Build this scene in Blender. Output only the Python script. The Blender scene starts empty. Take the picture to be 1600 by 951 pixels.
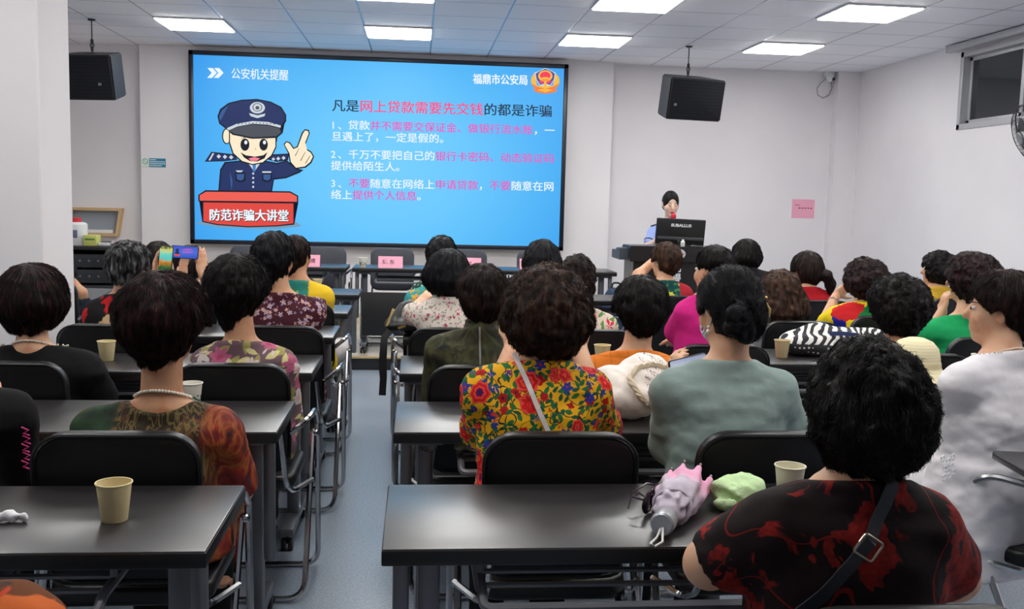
import bpy, bmesh, math, random
import numpy as np
from mathutils import Vector, Matrix, Euler
from math import pi, sin, cos, radians as R

# ------------------------------------------------------------------ camera, world, light, exposure
SC = bpy.context.scene
COL = SC.collection
F_PX, YAW, PITCH, ROLL, HC = 1539.0, 0.098088, -0.106653, 0.024598, 1.4724
IMG_W, IMG_H = 1600, 951
_f = np.array([sin(YAW)*cos(PITCH), cos(YAW)*cos(PITCH), sin(PITCH)])
_r0 = np.array([cos(YAW), -sin(YAW), 0.0]); _u0 = np.cross(_r0, _f)
CAM_R = cos(ROLL)*_r0 + sin(ROLL)*_u0
CAM_U = -sin(ROLL)*_r0 + cos(ROLL)*_u0
CAM_F = _f
CAM_C = np.array([0, 0, HC])
cam_data = bpy.data.cameras.new('camera'); cam = bpy.data.objects.new('camera', cam_data); COL.objects.link(cam)
cam_data.sensor_width = 36.0; cam_data.lens = 36.0*F_PX/IMG_W; cam_data.clip_start = 0.05
cam.matrix_world = Matrix(((CAM_R[0], CAM_U[0], -CAM_F[0], 0), (CAM_R[1], CAM_U[1], -CAM_F[1], 0), (CAM_R[2], CAM_U[2], -CAM_F[2], HC), (0, 0, 0, 1)))
SC.camera = cam
SC.view_settings.view_transform = 'Standard'; SC.view_settings.look = 'None'
SC.view_settings.exposure = 0.0; SC.view_settings.gamma = 1.0; SC.view_settings.use_curve_mapping = False
SC.cycles.use_denoising = True
SC.cycles.max_bounces = 7; SC.cycles.sample_clamp_indirect = 8.0
W = bpy.data.worlds.new('world'); SC.world = W; W.use_nodes = True
W.node_tree.nodes['Background'].inputs[0].default_value = (0.02, 0.025, 0.04, 1); W.node_tree.nodes['Background'].inputs[1].default_value = 0.3
PANEL_STRENGTH = 17.5
SCREEN_GAIN = 1.0

def ray(px, py):
    return CAM_F + (px-800)/F_PX*CAM_R + (475.5-py)/F_PX*CAM_U
def atY(px, py, Y):
    d = ray(px, py); return CAM_C + d*(Y/d[1])
def atZ(px, py, Z):
    d = ray(px, py); return CAM_C + d*((Z-HC)/d[2])
def atX(px, py, X):
    d = ray(px, py); return CAM_C + d*(X/d[0])

# ------------------------------------------------------------------ materials
def srgb(r, g, b):
    def c(v):
        v /= 255.0
        return v/12.92 if v <= .04045 else ((v+.055)/1.055)**2.4
    return (c(r), c(g), c(b), 1.0)

class G:
    """A small node-graph builder around one Principled BSDF."""
    def __init__(s, name, rough=.6, spec=.5, metal=0.0, color=None):
        s.m = bpy.data.materials.new(name); s.m.use_nodes = True
        s.t = s.m.node_tree; s.p = s.t.nodes['Principled BSDF']
        s.set('Roughness', rough); s.set('Specular IOR Level', spec); s.set('Metallic', metal)
        if color is not None: s.set('Base Color', color)
    def set(s, k, v):
        if isinstance(v, bpy.types.NodeSocket): s.t.links.new(v, s.p.inputs[k])
        else: s.p.inputs[k].default_value = v
        return s
    def put(s, sock, v):
        if v is None: return
        if isinstance(v, bpy.types.NodeSocket): s.t.links.new(v, sock)
        else: sock.default_value = v
    def n(s, typ, ins=None, **props):
        nd = s.t.nodes.new('ShaderNode'+typ)
        for k, v in props.items(): setattr(nd, k, v)
        for k, v in (ins or {}).items(): s.put(nd.inputs[k], v)
        return nd
    def math(s, op, a, b=None, c=None, clamp=False):
        nd = s.t.nodes.new('ShaderNodeMath'); nd.operation = op; nd.use_clamp = clamp
        s.put(nd.inputs[0], a); s.put(nd.inputs[1], b); s.put(nd.inputs[2], c)
        return nd.outputs[0]
    def vmath(s, op, a, b=None, scale=None):
        nd = s.t.nodes.new('ShaderNodeVectorMath'); nd.operation = op
        s.put(nd.inputs[0], a); s.put(nd.inputs[1], b)
        if scale is not None: s.put(nd.inputs[3], scale)
        return nd.outputs[1 if op == 'LENGTH' else 0]
    def mix(s, fac, a, b):
        nd = s.t.nodes.new('ShaderNodeMix'); nd.data_type = 'RGBA'
        s.put(nd.inputs[0], fac); s.put(nd.inputs[6], a); s.put(nd.inputs[7], b)
        return nd.outputs[2]
    def coord(s, kind='Object'):
        return s.n('TexCoord').outputs[kind]
    def mapped(s, scale=(1, 1, 1), loc=(0, 0, 0), rot=(0, 0, 0), kind='Object'):
        return s.n('Mapping', {'Vector': s.coord(kind), 'Scale': scale, 'Location': loc, 'Rotation': rot}).outputs[0]
    def noise(s, vec, scale, detail=3, rough=.5, out=0, dist=0.0):
        return s.n('TexNoise', {'Vector': vec, 'Scale': scale, 'Detail': detail, 'Roughness': rough, 'Distortion': dist}).outputs[out]
    def step(s, v, lo, hi):
        nd = s.n('MapRange', {'Value': v, 'From Min': lo, 'From Max': hi}); nd.interpolation_type = 'SMOOTHSTEP'
        return nd.outputs[0]
    def ramp(s, fac, stops, interp='LINEAR'):
        nd = s.n('ValToRGB', {'Fac': fac}); cr = nd.color_ramp; cr.interpolation = interp
        while len(cr.elements) < len(stops): cr.elements.new(.5)
        for e, (p, c) in zip(cr.elements, stops): e.position = p; e.color = c
        return nd.outputs[0]
    def bump(s, h, strength=.3, dist=.01):
        s.set('Normal', s.n('Bump', {'Height': h, 'Strength': strength, 'Distance': dist}).outputs[0]); return s
    def flower(s, vec, scale, petals, size, seed=0.0, rnd=1.0, pa=.2):
        """round petalled blossoms, one in each cell: (mask, heart, random colour, radius ratio)"""
        v = s.vmath('ADD', s.vmath('SCALE', vec, scale=scale), (seed*3.17, seed*1.31, seed*2.73))
        vo = s.n('TexVoronoi', {'Vector': v, 'Scale': 1.0, 'Randomness': rnd})
        d = s.vmath('SUBTRACT', v, vo.outputs['Position'])
        sp = s.n('SeparateXYZ', {'Vector': d}); rc = s.n('SeparateXYZ', {'Vector': vo.outputs['Color']})
        ang = s.math('ARCTAN2', sp.outputs[2], sp.outputs[0])
        pet = s.math('COSINE', s.math('ADD', s.math('MULTIPLY', ang, float(petals)), s.math('MULTIPLY', rc.outputs[0], 6.0)))
        rad = s.math('MULTIPLY', s.math('ADD', s.math('MULTIPLY', pet, pa), 1-pa), s.math('MULTIPLY', s.math('ADD', s.math('MULTIPLY', rc.outputs[1], .5), .6), size))
        q = s.math('DIVIDE', vo.outputs['Distance'], rad)
        mask = s.math('SUBTRACT', 1.0, s.step(q, .9, 1.0))
        heart = s.math('SUBTRACT', 1.0, s.step(q, .28, .38))
        return mask, heart, vo.outputs['Color'], q
    def leaf(s, vec, scale, length, width, seed=0.0):
        v = s.vmath('ADD', s.vmath('SCALE', vec, scale=scale), (seed*2.11, seed*3.77, seed*1.93))
        vo = s.n('TexVoronoi', {'Vector': v, 'Scale': 1.0})
        d = s.vmath('SUBTRACT', v, vo.outputs['Position'])
        rc = s.n('SeparateXYZ', {'Vector': vo.outputs['Color']})
        d = s.n('VectorRotate', {'Vector': d, 'Angle': s.math('MULTIPLY', rc.outputs[0], 6.28)}, rotation_type='Y_AXIS').outputs[0]
        sp = s.n('SeparateXYZ', {'Vector': d})
        u = s.math('DIVIDE', sp.outputs[0], length)
        w = s.math('MULTIPLY', s.math('SUBTRACT', 1.0, s.math('MULTIPLY', u, u)), width)
        return s.step(s.math('SUBTRACT', w, s.math('ABSOLUTE', sp.outputs[2])), 0.0, .03), vo.outputs['Color']

def plain(name, c, rough=.6, spec=.5, metal=0.0):
    return G(name, rough, spec, metal, srgb(*c)).m
def emit(name, c, k=1.0):
    g = G(name, .5, 0.2, 0, (0, 0, 0, 1)); g.set('Emission Color', srgb(*c)); g.set('Emission Strength', k); return g.m
def cloth_bump(g, strength=.35):
    v = g.coord()
    h = g.math('ADD', g.math('MULTIPLY', g.noise(v, 14, 2), 1.0), g.math('MULTIPLY', g.noise(v, 420, 1), .12))
    g.bump(h, strength, .012)
def fabric(name, c, rough=.85, var=.12):
    g = G(name, rough, .2)
    col = srgb(*c); dk = tuple(v*(1-var) for v in col[:3])+(1,)
    g.set('Base Color', g.mix(g.noise(g.coord(), 60, 3), dk, col)); cloth_bump(g); return g.m

# ------------------------------------------------------------------ mesh helpers
def smooth_by_angle(me, deg=40):
    me.polygons.foreach_set('use_smooth', np.ones(len(me.polygons), dtype=bool))
    try: me.set_sharp_from_angle(angle=R(deg))
    except Exception: pass

class MB:
    """collects shapes into one mesh"""
    def __init__(s): s.bm = bmesh.new()
    def _add(s, tmp, mi=0):
        off = {}
        for v in tmp.verts: off[v] = s.bm.verts.new(v.co)
        for f in tmp.faces:
            try: nf = s.bm.faces.new([off[v] for v in f.verts]); nf.material_index = mi
            except ValueError: pass
        tmp.free(); return s
    def box(s, x0, x1, y0, y1, z0, z1, bev=0.0, seg=2, rot=None, mi=0):
        t = bmesh.new(); bmesh.ops.create_cube(t, size=1)
        M_ = Matrix.Translation(((x0+x1)/2, (y0+y1)/2, (z0+z1)/2)) @ Matrix.Diagonal((x1-x0, y1-y0, z1-z0, 1))
        t.transform(M_)
        if bev: bmesh.ops.bevel(t, geom=t.edges[:], offset=bev, segments=seg, affect='EDGES', profile=.5)
        if rot is not None: t.transform(rot)
        return s._add(t, mi)
    def rbox(s, w, d, h, corner, bev, M_, seg=6, mi=0):
        """slab: rounded-corner outline (w x h) with thickness d along y, soft edges"""
        t = bmesh.new(); ring = []
        for cx, cz, a0 in ((w/2-corner, h/2-corner, 0), (-w/2+corner, h/2-corner, 90), (-w/2+corner, -h/2+corner, 180), (w/2-corner, -h/2+corner, 270)):
            for k in range(seg+1):
                a = R(a0+90*k/seg); ring.append((cx+corner*cos(a), cz+corner*sin(a)))
        f = t.faces.new([t.verts.new((x, -d/2, z)) for x, z in ring])
        r = bmesh.ops.extrude_face_region(t, geom=[f])
        bmesh.ops.translate(t, verts=[v for v in r['geom'] if isinstance(v, bmesh.types.BMVert)], vec=(0, d, 0))
        bmesh.ops.recalc_face_normals(t, faces=t.faces[:])
        if bev:
            ed = [e for e in t.edges if len(e.link_faces) == 2 and e.calc_face_angle(0) > R(60)]
            bmesh.ops.bevel(t, geom=ed, offset=bev, segments=3, affect='EDGES', profile=.5)
        t.transform(M_); return s._add(t, mi)
    def tube(s, pts, r, seg=8, cap=True, mi=0, closed=False):
        P = [Vector(p) for p in pts]; n = len(P); rad = r if hasattr(r, '__len__') else [r]*n
        rings = []; up = Vector((.13, .31, .94)); px = None
        for i in range(n):
            if closed: d = P[(i+1) % n]-P[i-1]
            else: d = P[min(i+1, n-1)]-P[max(i-1, 0)]
            d.normalize()
            if px is None:
                px = d.cross(up)
                if px.length < .05: px = d.cross(Vector((1, 0, 0)))
            px = (px-d*px.dot(d)); px.normalize(); py = d.cross(px)
            rings.append([s.bm.verts.new(P[i]+(px*cos(2*pi*k/seg)+py*sin(2*pi*k/seg))*rad[i]) for k in range(seg)])
        for i in range(n if closed else n-1):
            a, b = rings[i], rings[(i+1) % n]
            for k in range(seg):
                f = s.bm.faces.new((a[k], a[(k+1) % seg], b[(k+1) % seg], b[k])); f.material_index = mi
        if cap and not closed:
            s.bm.faces.new(rings[0][::-1]).material_index = mi; s.bm.faces.new(rings[-1]).material_index = mi
        return s
    def lathe(s, prof, c=(0, 0, 0), seg=24, mi=0, M_=None):
        t = bmesh.new(); rings = []
        for r, z in prof:
            rings.append([t.verts.new((r*cos(2*pi*k/seg), r*sin(2*pi*k/seg), z)) for k in range(seg)] if r > 1e-6 else [t.verts.new((0, 0, z))])
        for a, b in zip(rings[:-1], rings[1:]):
            for k in range(seg):
                j = (k+1) % seg
                if len(a) == 1 and len(b) == 1: continue
                if len(a) == 1: t.faces.new((a[0], b[j], b[k]))
                elif len(b) == 1: t.faces.new((a[k], a[j], b[0]))
                else: t.faces.new((a[k], a[j], b[j], b[k]))
        t.transform((M_ if M_ is not None else Matrix.Identity(4)))
        t.transform(Matrix.Translation(c)); return s._add(t, mi)
    def prism(s, poly, depth, M_=None, mi=0):
        """polygon in xz, extruded along +y"""
        t = bmesh.new(); f = t.faces.new([t.verts.new((x, 0, z)) for x, z in poly])
        if depth:
            r = bmesh.ops.extrude_face_region(t, geom=[f])
            bmesh.ops.translate(t, verts=[v for v in r['geom'] if isinstance(v, bmesh.types.BMVert)], vec=(0, depth, 0))
        bmesh.ops.recalc_face_normals(t, faces=t.faces[:])
        if M_ is not None: t.transform(M_)
        return s._add(t, mi)
    def ball(s, c, r, seg=10, mi=0):
        rr = r if hasattr(r, '__len__') else (r, r, r)
        t = bmesh.new(); bmesh.ops.create_uvsphere(t, u_segments=seg, v_segments=max(6, seg*2//3), radius=1)
        t.transform(Matrix.Translation(c) @ Matrix.Diagonal((rr[0], rr[1], rr[2], 1))); return s._add(t, mi)
    def quad(s, pts, mi=0):
        s.bm.faces.new([s.bm.verts.new(p) for p in pts]).material_index = mi; return s
    def build(s, name, mats, parent=None, flat=False, deg=40):
        me = bpy.data.meshes.new(name); s.bm.normal_update(); s.bm.to_mesh(me); s.bm.free()
        for m in (mats if isinstance(mats, (list, tuple)) else [mats]): me.materials.append(m)
        if not flat: smooth_by_angle(me, deg)
        o = bpy.data.objects.new(name, me); COL.objects.link(o)
        if parent is not None: o.parent = parent
        return o

def mesh_np(name, V, Fq, mat, parent=None, tri=False, smooth=True):
    """fast mesh from numpy arrays; Fq is (n,4) or (n,3)"""
    me = bpy.data.meshes.new(name); V = np.asarray(V, np.float32); Fq = np.asarray(Fq, np.int32); k = Fq.shape[1]
    me.vertices.add(len(V)); me.vertices.foreach_set('co', V.ravel())
    me.loops.add(Fq.size); me.loops.foreach_set('vertex_index', Fq.ravel())
    me.polygons.add(len(Fq)); me.polygons.foreach_set('loop_start', np.arange(0, Fq.size, k, dtype=np.int32))
    me.polygons.foreach_set('loop_total', np.full(len(Fq), k, np.int32))
    me.update(calc_edges=True); me.validate()
    if smooth: me.polygons.foreach_set('use_smooth', np.ones(len(me.polygons), dtype=bool))
    for m in (mat if isinstance(mat, (list, tuple)) else [mat]): me.materials.append(m)
    o = bpy.data.objects.new(name, me); COL.objects.link(o)
    if parent is not None: o.parent = parent
    return o

def tag(o, label=None, cat=None, group=None, kind=None):
    if label: o['label'] = label
    if cat: o['category'] = cat
    if group: o['group'] = group
    if kind: o['kind'] = kind
    return o
def empty(name, loc=(0, 0, 0), rz=0.0, label=None, cat=None, group=None):
    o = bpy.data.objects.new(name, None); o.empty_display_size = .1; COL.objects.link(o)
    o.location = Vector([float(v) for v in loc]); o.rotation_euler = (0, 0, rz); return tag(o, label, cat, group)
def kids(o): return [c for c in bpy.data.objects if c.parent == o]
def copy_tree(o, parent=None):
    c = o.copy(); COL.objects.link(c)
    if parent is not None: c.parent = parent
    for ch in o_children[o.name] if o.name in o_children else list(o.children): copy_tree(ch, c)
    return c
o_children = {}
def bend(p, r, n=5):
    """polyline with its corners rounded"""
    P = [Vector(q) for q in p]; out = [P[0]]
    for a, b, c in zip(P[:-2], P[1:-1], P[2:]):
        u = (a-b); v = (c-b); rr = min(r, u.length*.49, v.length*.49); u.normalize(); v.normalize()
        s_, e_ = b+u*rr, b+v*rr
        for k in range(n+1):
            t = k/n; out.append(s_*(1-t)**2+b*2*t*(1-t)+e_*t*t)
    out.append(P[-1]); return out
def R4(axis, deg): return Matrix.Rotation(R(deg), 4, axis)
def T4(*v): return Matrix.Translation(v)
# ------------------------------------------------------------------ people: distance fields meshed with surface nets
class Field:
    def __init__(s, lo, hi, h):
        s.lo = np.array(lo, float); s.h = h
        s.nn = np.ceil((np.array(hi)-s.lo)/h).astype(int)+1
        s.D = np.full(s.nn, .6, np.float32)
    def sub(s, lo, hi, pad):
        a = np.clip(np.floor((np.array(lo)-pad-s.lo)/s.h).astype(int), 0, s.nn-1)
        b = np.clip(np.ceil((np.array(hi)+pad-s.lo)/s.h).astype(int)+1, 1, s.nn)
        if np.any(b <= a): return None, None
        sl = tuple(slice(i, j) for i, j in zip(a, b))
        ax = [(s.lo[k]+s.h*np.arange(a[k], b[k])).astype(np.float32) for k in range(3)]
        return sl, np.meshgrid(*ax, indexing='ij', sparse=True)
    def put(s, sl, d, k, cut=False):
        o = s.D[sl]
        if cut:                                     # smooth subtraction
            d = -d
            if k > 0: h = np.maximum(k-np.abs(o-d), 0)/k; s.D[sl] = np.maximum(o, d)+h*h*k*.25
            else: s.D[sl] = np.maximum(o, d)
        else:
            if k > 0: h = np.maximum(k-np.abs(o-d), 0)/k; s.D[sl] = np.minimum(o, d)-h*h*k*.25
            else: s.D[sl] = np.minimum(o, d)
    def cone(s, a, b, ra, rb, k=.02, g=0.0, cut=False):
        a = np.array(a, float); b = np.array(b, float); r = max(ra, rb)+g
        sl, X = s.sub(np.minimum(a, b)-r, np.maximum(a, b)+r, k+3*s.h)
        if sl is None: return
        ab = b-a; L = max(float(ab@ab), 1e-9)
        t = np.clip(((X[0]-a[0])*ab[0]+(X[1]-a[1])*ab[1]+(X[2]-a[2])*ab[2])/L, 0, 1)
        d = np.sqrt((X[0]-a[0]-t*ab[0])**2+(X[1]-a[1]-t*ab[1])**2+(X[2]-a[2]-t*ab[2])**2)-(ra+(rb-ra)*t)-g
        s.put(sl, d, k, cut)
    def chain(s, pts, rad, k=.02, g=0.0):
        for i in range(len(pts)-1): s.cone(pts[i], pts[i+1], rad[i], rad[i+1], k, g)
    def ell(s, c, r, k=.02, M=None, g=0.0, cut=False):
        c = np.array(c, float); r = np.array(r, float)+g; m = r.max()
        sl, X = s.sub(c-m, c+m, k+3*s.h)
        if sl is None: return
        q = [X[i]-c[i] for i in range(3)]
        if M is not None: q = [q[0]*M[0][i]+q[1]*M[1][i]+q[2]*M[2][i] for i in range(3)]
        k0 = np.sqrt((q[0]/r[0])**2+(q[1]/r[1])**2+(q[2]/r[2])**2)
        k1 = np.sqrt((q[0]/r[0]**2)**2+(q[1]/r[1]**2)**2+(q[2]/r[2]**2)**2)+1e-6
        s.put(sl, k0*(k0-1)/k1, k, cut)
    def loft(s, prof, k=.02, g=0.0, p=2.4):
        P = np.array(prof, float); z = P[:, 0]
        rx, ry = P[:, 3].max()+g, P[:, 4].max()+g
        sl, X = s.sub((P[:, 1].min()-rx, P[:, 2].min()-ry, z[0]-.02-g), (P[:, 1].max()+rx, P[:, 2].max()+ry, z[-1]+.02+g), k+3*s.h)
        if sl is None: return
        zz = X[2]; I = lambda c: np.interp(zz, z, P[:, c])
        ax, ay = I(3)+g, I(4)+g
        q = ((np.abs(X[0]-I(1))/ax)**p+(np.abs(X[1]-I(2))/ay)**p)**(1/p)
        d = (q-1)*np.minimum(ax, ay)
        d = np.maximum(d, np.maximum(z[0]-g-zz, zz-z[-1]-g))
        s.put(sl, d, k)
    def half(s, n, c, k=.004):
        """keep the side of the plane where (x-c).n < 0"""
        n = np.array(n, float); n /= np.linalg.norm(n)
        ax = [(s.lo[i]+s.h*np.arange(s.nn[i])).astype(np.float32) for i in range(3)]
        X = np.meshgrid(*ax, indexing='ij', sparse=True)
        d = (X[0]-c[0])*n[0]+(X[1]-c[1])*n[1]+(X[2]-c[2])*n[2]
        h = np.maximum(k-np.abs(s.D-d), 0)/k; s.D = (np.maximum(s.D, d)+h*h*k*.25).astype(np.float32)
    def cutbox(s, lo, hi):
        lo = np.array(lo, float); hi = np.array(hi, float); sl, X = s.sub(lo, hi, 3*s.h)
        if sl is None: return
        d = np.maximum.reduce([np.broadcast_to(np.maximum(lo[i]-X[i], X[i]-hi[i]), s.D[sl].shape) for i in range(3)])
        s.D[sl] = np.maximum(s.D[sl], -d)
    def noise(s, amp, cell, seed, an=(1, 1, 1)):
        """smooth value noise added to the surface"""
        m = np.abs(s.D) < amp*3+.02
        idx = np.argwhere(m)
        if not len(idx): return
        p = (s.lo+idx*s.h)/(np.array(an)*cell)+seed*7.31
        s.D[m] += amp*vnoise(p, seed).astype(np.float32)
    def at(s, p):
        q = (np.asarray(p, float)-s.lo)/s.h; q = np.clip(q, 0, s.nn-1.001); i = q.astype(int); f = q-i
        out = 0
        for dx in (0, 1):
            for dy in (0, 1):
                for dz in (0, 1):
                    w = (f[..., 0] if dx else 1-f[..., 0])*(f[..., 1] if dy else 1-f[..., 1])*(f[..., 2] if dz else 1-f[..., 2])
                    out = out+w*s.D[i[..., 0]+dx, i[..., 1]+dy, i[..., 2]+dz]
        return out
    def grad(s, p):
        e = s.h; p = np.asarray(p, float)
        g = np.stack([s.at(p+np.eye(3)[k]*e)-s.at(p-np.eye(3)[k]*e) for k in range(3)], -1)
        return g/(np.linalg.norm(g, axis=-1, keepdims=True)+1e-9)
    def nets(s):
        D = s.D; I = D < 0
        c = np.zeros(np.array(D.shape)-1, np.int8)
        for dx in (0, 1):
            for dy in (0, 1):
                for dz in (0, 1): c += I[dx:D.shape[0]-1+dx, dy:D.shape[1]-1+dy, dz:D.shape[2]-1+dz]
        act = np.argwhere((c > 0) & (c < 8))
        idm = np.full(c.shape, -1, np.int32); idm[tuple(act.T)] = np.arange(len(act))
        acc = np.zeros((len(act), 3)); cnt = np.zeros(len(act))
        E_ = [(a, b) for a in range(8) for b in range(8) if a < b and bin(a ^ b).count('1') == 1]
        off = np.array([((i >> 2) & 1, (i >> 1) & 1, i & 1) for i in range(8)])
        vals = [D[tuple((act+off[i]).T)] for i in range(8)]
        for a, b in E_:
            va, vb = vals[a], vals[b]; m = (va < 0) != (vb < 0)
            t = va[m]/(va[m]-vb[m]); acc[m] += off[a]+t[:, None]*(off[b]-off[a]); cnt[m] += 1
        V = s.lo+(act+acc/cnt[:, None])*s.h
        Q = []
        for ax in range(3):
            u, v = (ax+1) % 3, (ax+2) % 3
            sl0 = [slice(1, -1)]*3; sl0[ax] = slice(0, -1); sl1 = list(sl0); sl1[ax] = slice(1, None)
            A, B = I[tuple(sl0)], I[tuple(sl1)]
            for flip, m in ((0, A & ~B), (1, ~A & B)):
                e = np.argwhere(m); base = e+1; base[:, ax] = e[:, ax]
                du = np.eye(3, dtype=int)[u]; dv = np.eye(3, dtype=int)[v]
                q = np.stack([idm[tuple(x.T)] for x in (base-du-dv, base-dv, base, base-du)], 1)
                Q.append(q[:, ::-1] if flip else q)
        Q = np.concatenate(Q); Q = Q[(Q >= 0).all(1)]
        return V, Q
def vnoise(p, seed=0):
    i = np.floor(p).astype(np.int64); f = p-i; f = f*f*(3-2*f); out = 0
    for dx in (0, 1):
        for dy in (0, 1):
            for dz in (0, 1):
                n = (i[..., 0]+dx)*374761393+(i[..., 1]+dy)*668265263+(i[..., 2]+dz)*1274126177+seed*982451653
                n = (n ^ (n >> 13))*1274126177 & 0x7fffffff; n = n ^ (n >> 16)
                v = (n % 65536)/32768.0-1
                out = out+v*(f[..., 0] if dx else 1-f[..., 0])*(f[..., 1] if dy else 1-f[..., 1])*(f[..., 2] if dz else 1-f[..., 2])
    return out
def relax(V, Q, it=2):
    """a few passes of edge smoothing"""
    e = np.concatenate([Q[:, [0, 1]], Q[:, [1, 2]], Q[:, [2, 3]], Q[:, [3, 0]]])
    for _ in range(it):
        S = np.zeros_like(V); n = np.zeros(len(V))
        for a, b in ((0, 1), (1, 0)):
            for k in range(3): S[:, k] += np.bincount(e[:, a], V[e[:, b], k], len(V))
            n += np.bincount(e[:, a], minlength=len(V))
        V = V*.4+.6*S/np.maximum(n, 1)[:, None]
    return V

def rotm(yaw=0, pitch=0, roll=0):
    """yaw > 0 turns right, pitch > 0 looks up, roll > 0 tips to the right (degrees)"""
    return np.array(Matrix.Rotation(R(-yaw), 3, 'Z') @ Matrix.Rotation(R(pitch), 3, 'X') @ Matrix.Rotation(R(roll), 3, 'Y'))

SKIN = None
def skin_mat(name, c):
    g = G(name, .5, .35); v = g.coord()
    col = srgb(*c); red = (col[0]*.92, col[1]*.72, col[2]*.66, 1)
    g.set('Base Color', g.mix(g.step(g.noise(v, 22, 3), .45, .75), col, red))
    g.set('Subsurface Weight', .12); g.set('Subsurface Radius', (.008, .003, .0015)); g.bump(g.noise(v, 260, 2), .08, .003)
    return g.m
def hair_mat(name, c, tip=None, rough=.5):
    g = G(name, rough, .16); v = g.mapped((60, 60, 9))
    a = srgb(*c); b = srgb(*(tip or tuple(min(255, x*1.5+6) for x in c)))
    g.set('Base Color', g.mix(g.step(g.noise(v, 1.0, 3), .42 if tip is None or max(tip) < 120 else .43, .8 if tip is None or max(tip) < 120 else .68), a, b))
    g.bump(g.noise(g.mapped((220, 220, 30)), 1.0, 2), .4, .004); return g.m

def strands(fld, V, rng, n, length, wid, curl, crown, lift=.004, seg=5, seed=1, flow=1):
    """fine locks that run over the hair from the crown and end free"""
    idx = rng.integers(0, len(V), n); P = V[idx]+rng.normal(0, .003, (n, 3))
    pts = [P]; L = length*(.6+.8*rng.random(n))[:, None]/seg
    ph = rng.random((n, 3))*40
    for k in range(seg):
        nrm = fld.grad(P)
        d = (P-crown)*1.4*flow; d[:, 2] -= .09 if flow > 0 else .0
        d = d+curl*.11*np.stack([vnoise(P*38+ph*(.02)+i*19.7, seed+i) for i in range(3)], -1)
        d -= nrm*(d*nrm).sum(1, keepdims=True); d /= np.linalg.norm(d, axis=1, keepdims=True)+1e-6
        P = P+d*L
        dist = fld.at(P)[:, None]; nrm = fld.grad(P)
        tgt = lift*((k+1)/seg)**1.6*(.3+1.0*rng.random((n, 1))+1.6*rng.random((n, 1))**5)
        P = P-nrm*np.clip(dist-tgt, -.02, .02)
        pts.append(P)
    return ribbons(np.stack(pts, 1), wid)
def ribbons(PT, wid):
    n, m, _ = PT.shape
    T = np.gradient(PT, axis=1); T /= np.linalg.norm(T, axis=2, keepdims=True)+1e-9
    ref = np.array([.3, -.8, .5]); A = np.cross(T, ref); A /= np.linalg.norm(A, axis=2, keepdims=True)+1e-9
    B = np.cross(T, A); w = (np.array([.75]+[1]*(m-2)+[.12])*wid)[None, :, None]
    vs = np.stack([PT+(A*cos(t)+B*sin(t))*w for t in (0, 2*pi/3, 4*pi/3)], 2)      # n,m,3,3
    Vv = vs.reshape(-1, 3); base = (np.arange(n)*m*3)[:, None, None, None]+(np.arange(m-1)*3)[None, :, None, None]
    k = np.arange(3); q = np.stack([k, (k+1) % 3, (k+1) % 3+3, k+3], 1)[None, None]
    return Vv, (base+q).reshape(-1, 4)

def hand(fl, wrist, tip_dir, palm_n, k=.006, curl=.5, side=1, s=1.0, spread=.16, thumb=None):
    """palm, four fingers of unequal length with two bends, thumb from the side of the palm"""
    w = np.array(wrist, float); f = np.array(tip_dir, float); f /= np.linalg.norm(f)
    n = np.array(palm_n, float); n -= f*(n@f); n /= np.linalg.norm(n); a = np.cross(f, n)*side   # a points to the thumb side
    pc = w+f*.045*s
    M = np.stack([a, f, n], 1)
    fl.ell(pc, (.037*s, .05*s, .015*s), .012, M)
    for j, (u, ln) in enumerate(((.027, .072), (.009, .08), (-.009, .074), (-.026, .058))):
        b = w+f*.082*s+a*u*s; d0 = f+a*u*spread*8
        d0 /= np.linalg.norm(d0); p = b; ang = 0
        for q, (fr, rr) in enumerate(((.45, .0088), (.32, .008), (.23, .007))):
            ang += curl*(.5, .9, .7)[q]
            d = d0*cos(ang)+n*sin(ang); e = p+d*ln*fr*s
            fl.cone(p, e, rr*s, rr*.93*s, k); p = e
    tb = w+f*.022*s+a*.026*s; td = (f*.55+a*.75+n*.35) if thumb is None else (f*thumb[0]+a*thumb[1]+n*thumb[2]); td /= np.linalg.norm(td)
    m1 = tb+td*.034*s; m2 = m1+(td*.8+f*.5+n*.2*curl)/1.2*.03*s
    fl.cone(tb, m1, .0125*s, .010*s, .008); fl.cone(m1, m2, .0098*s, .008*s, k)

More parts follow.
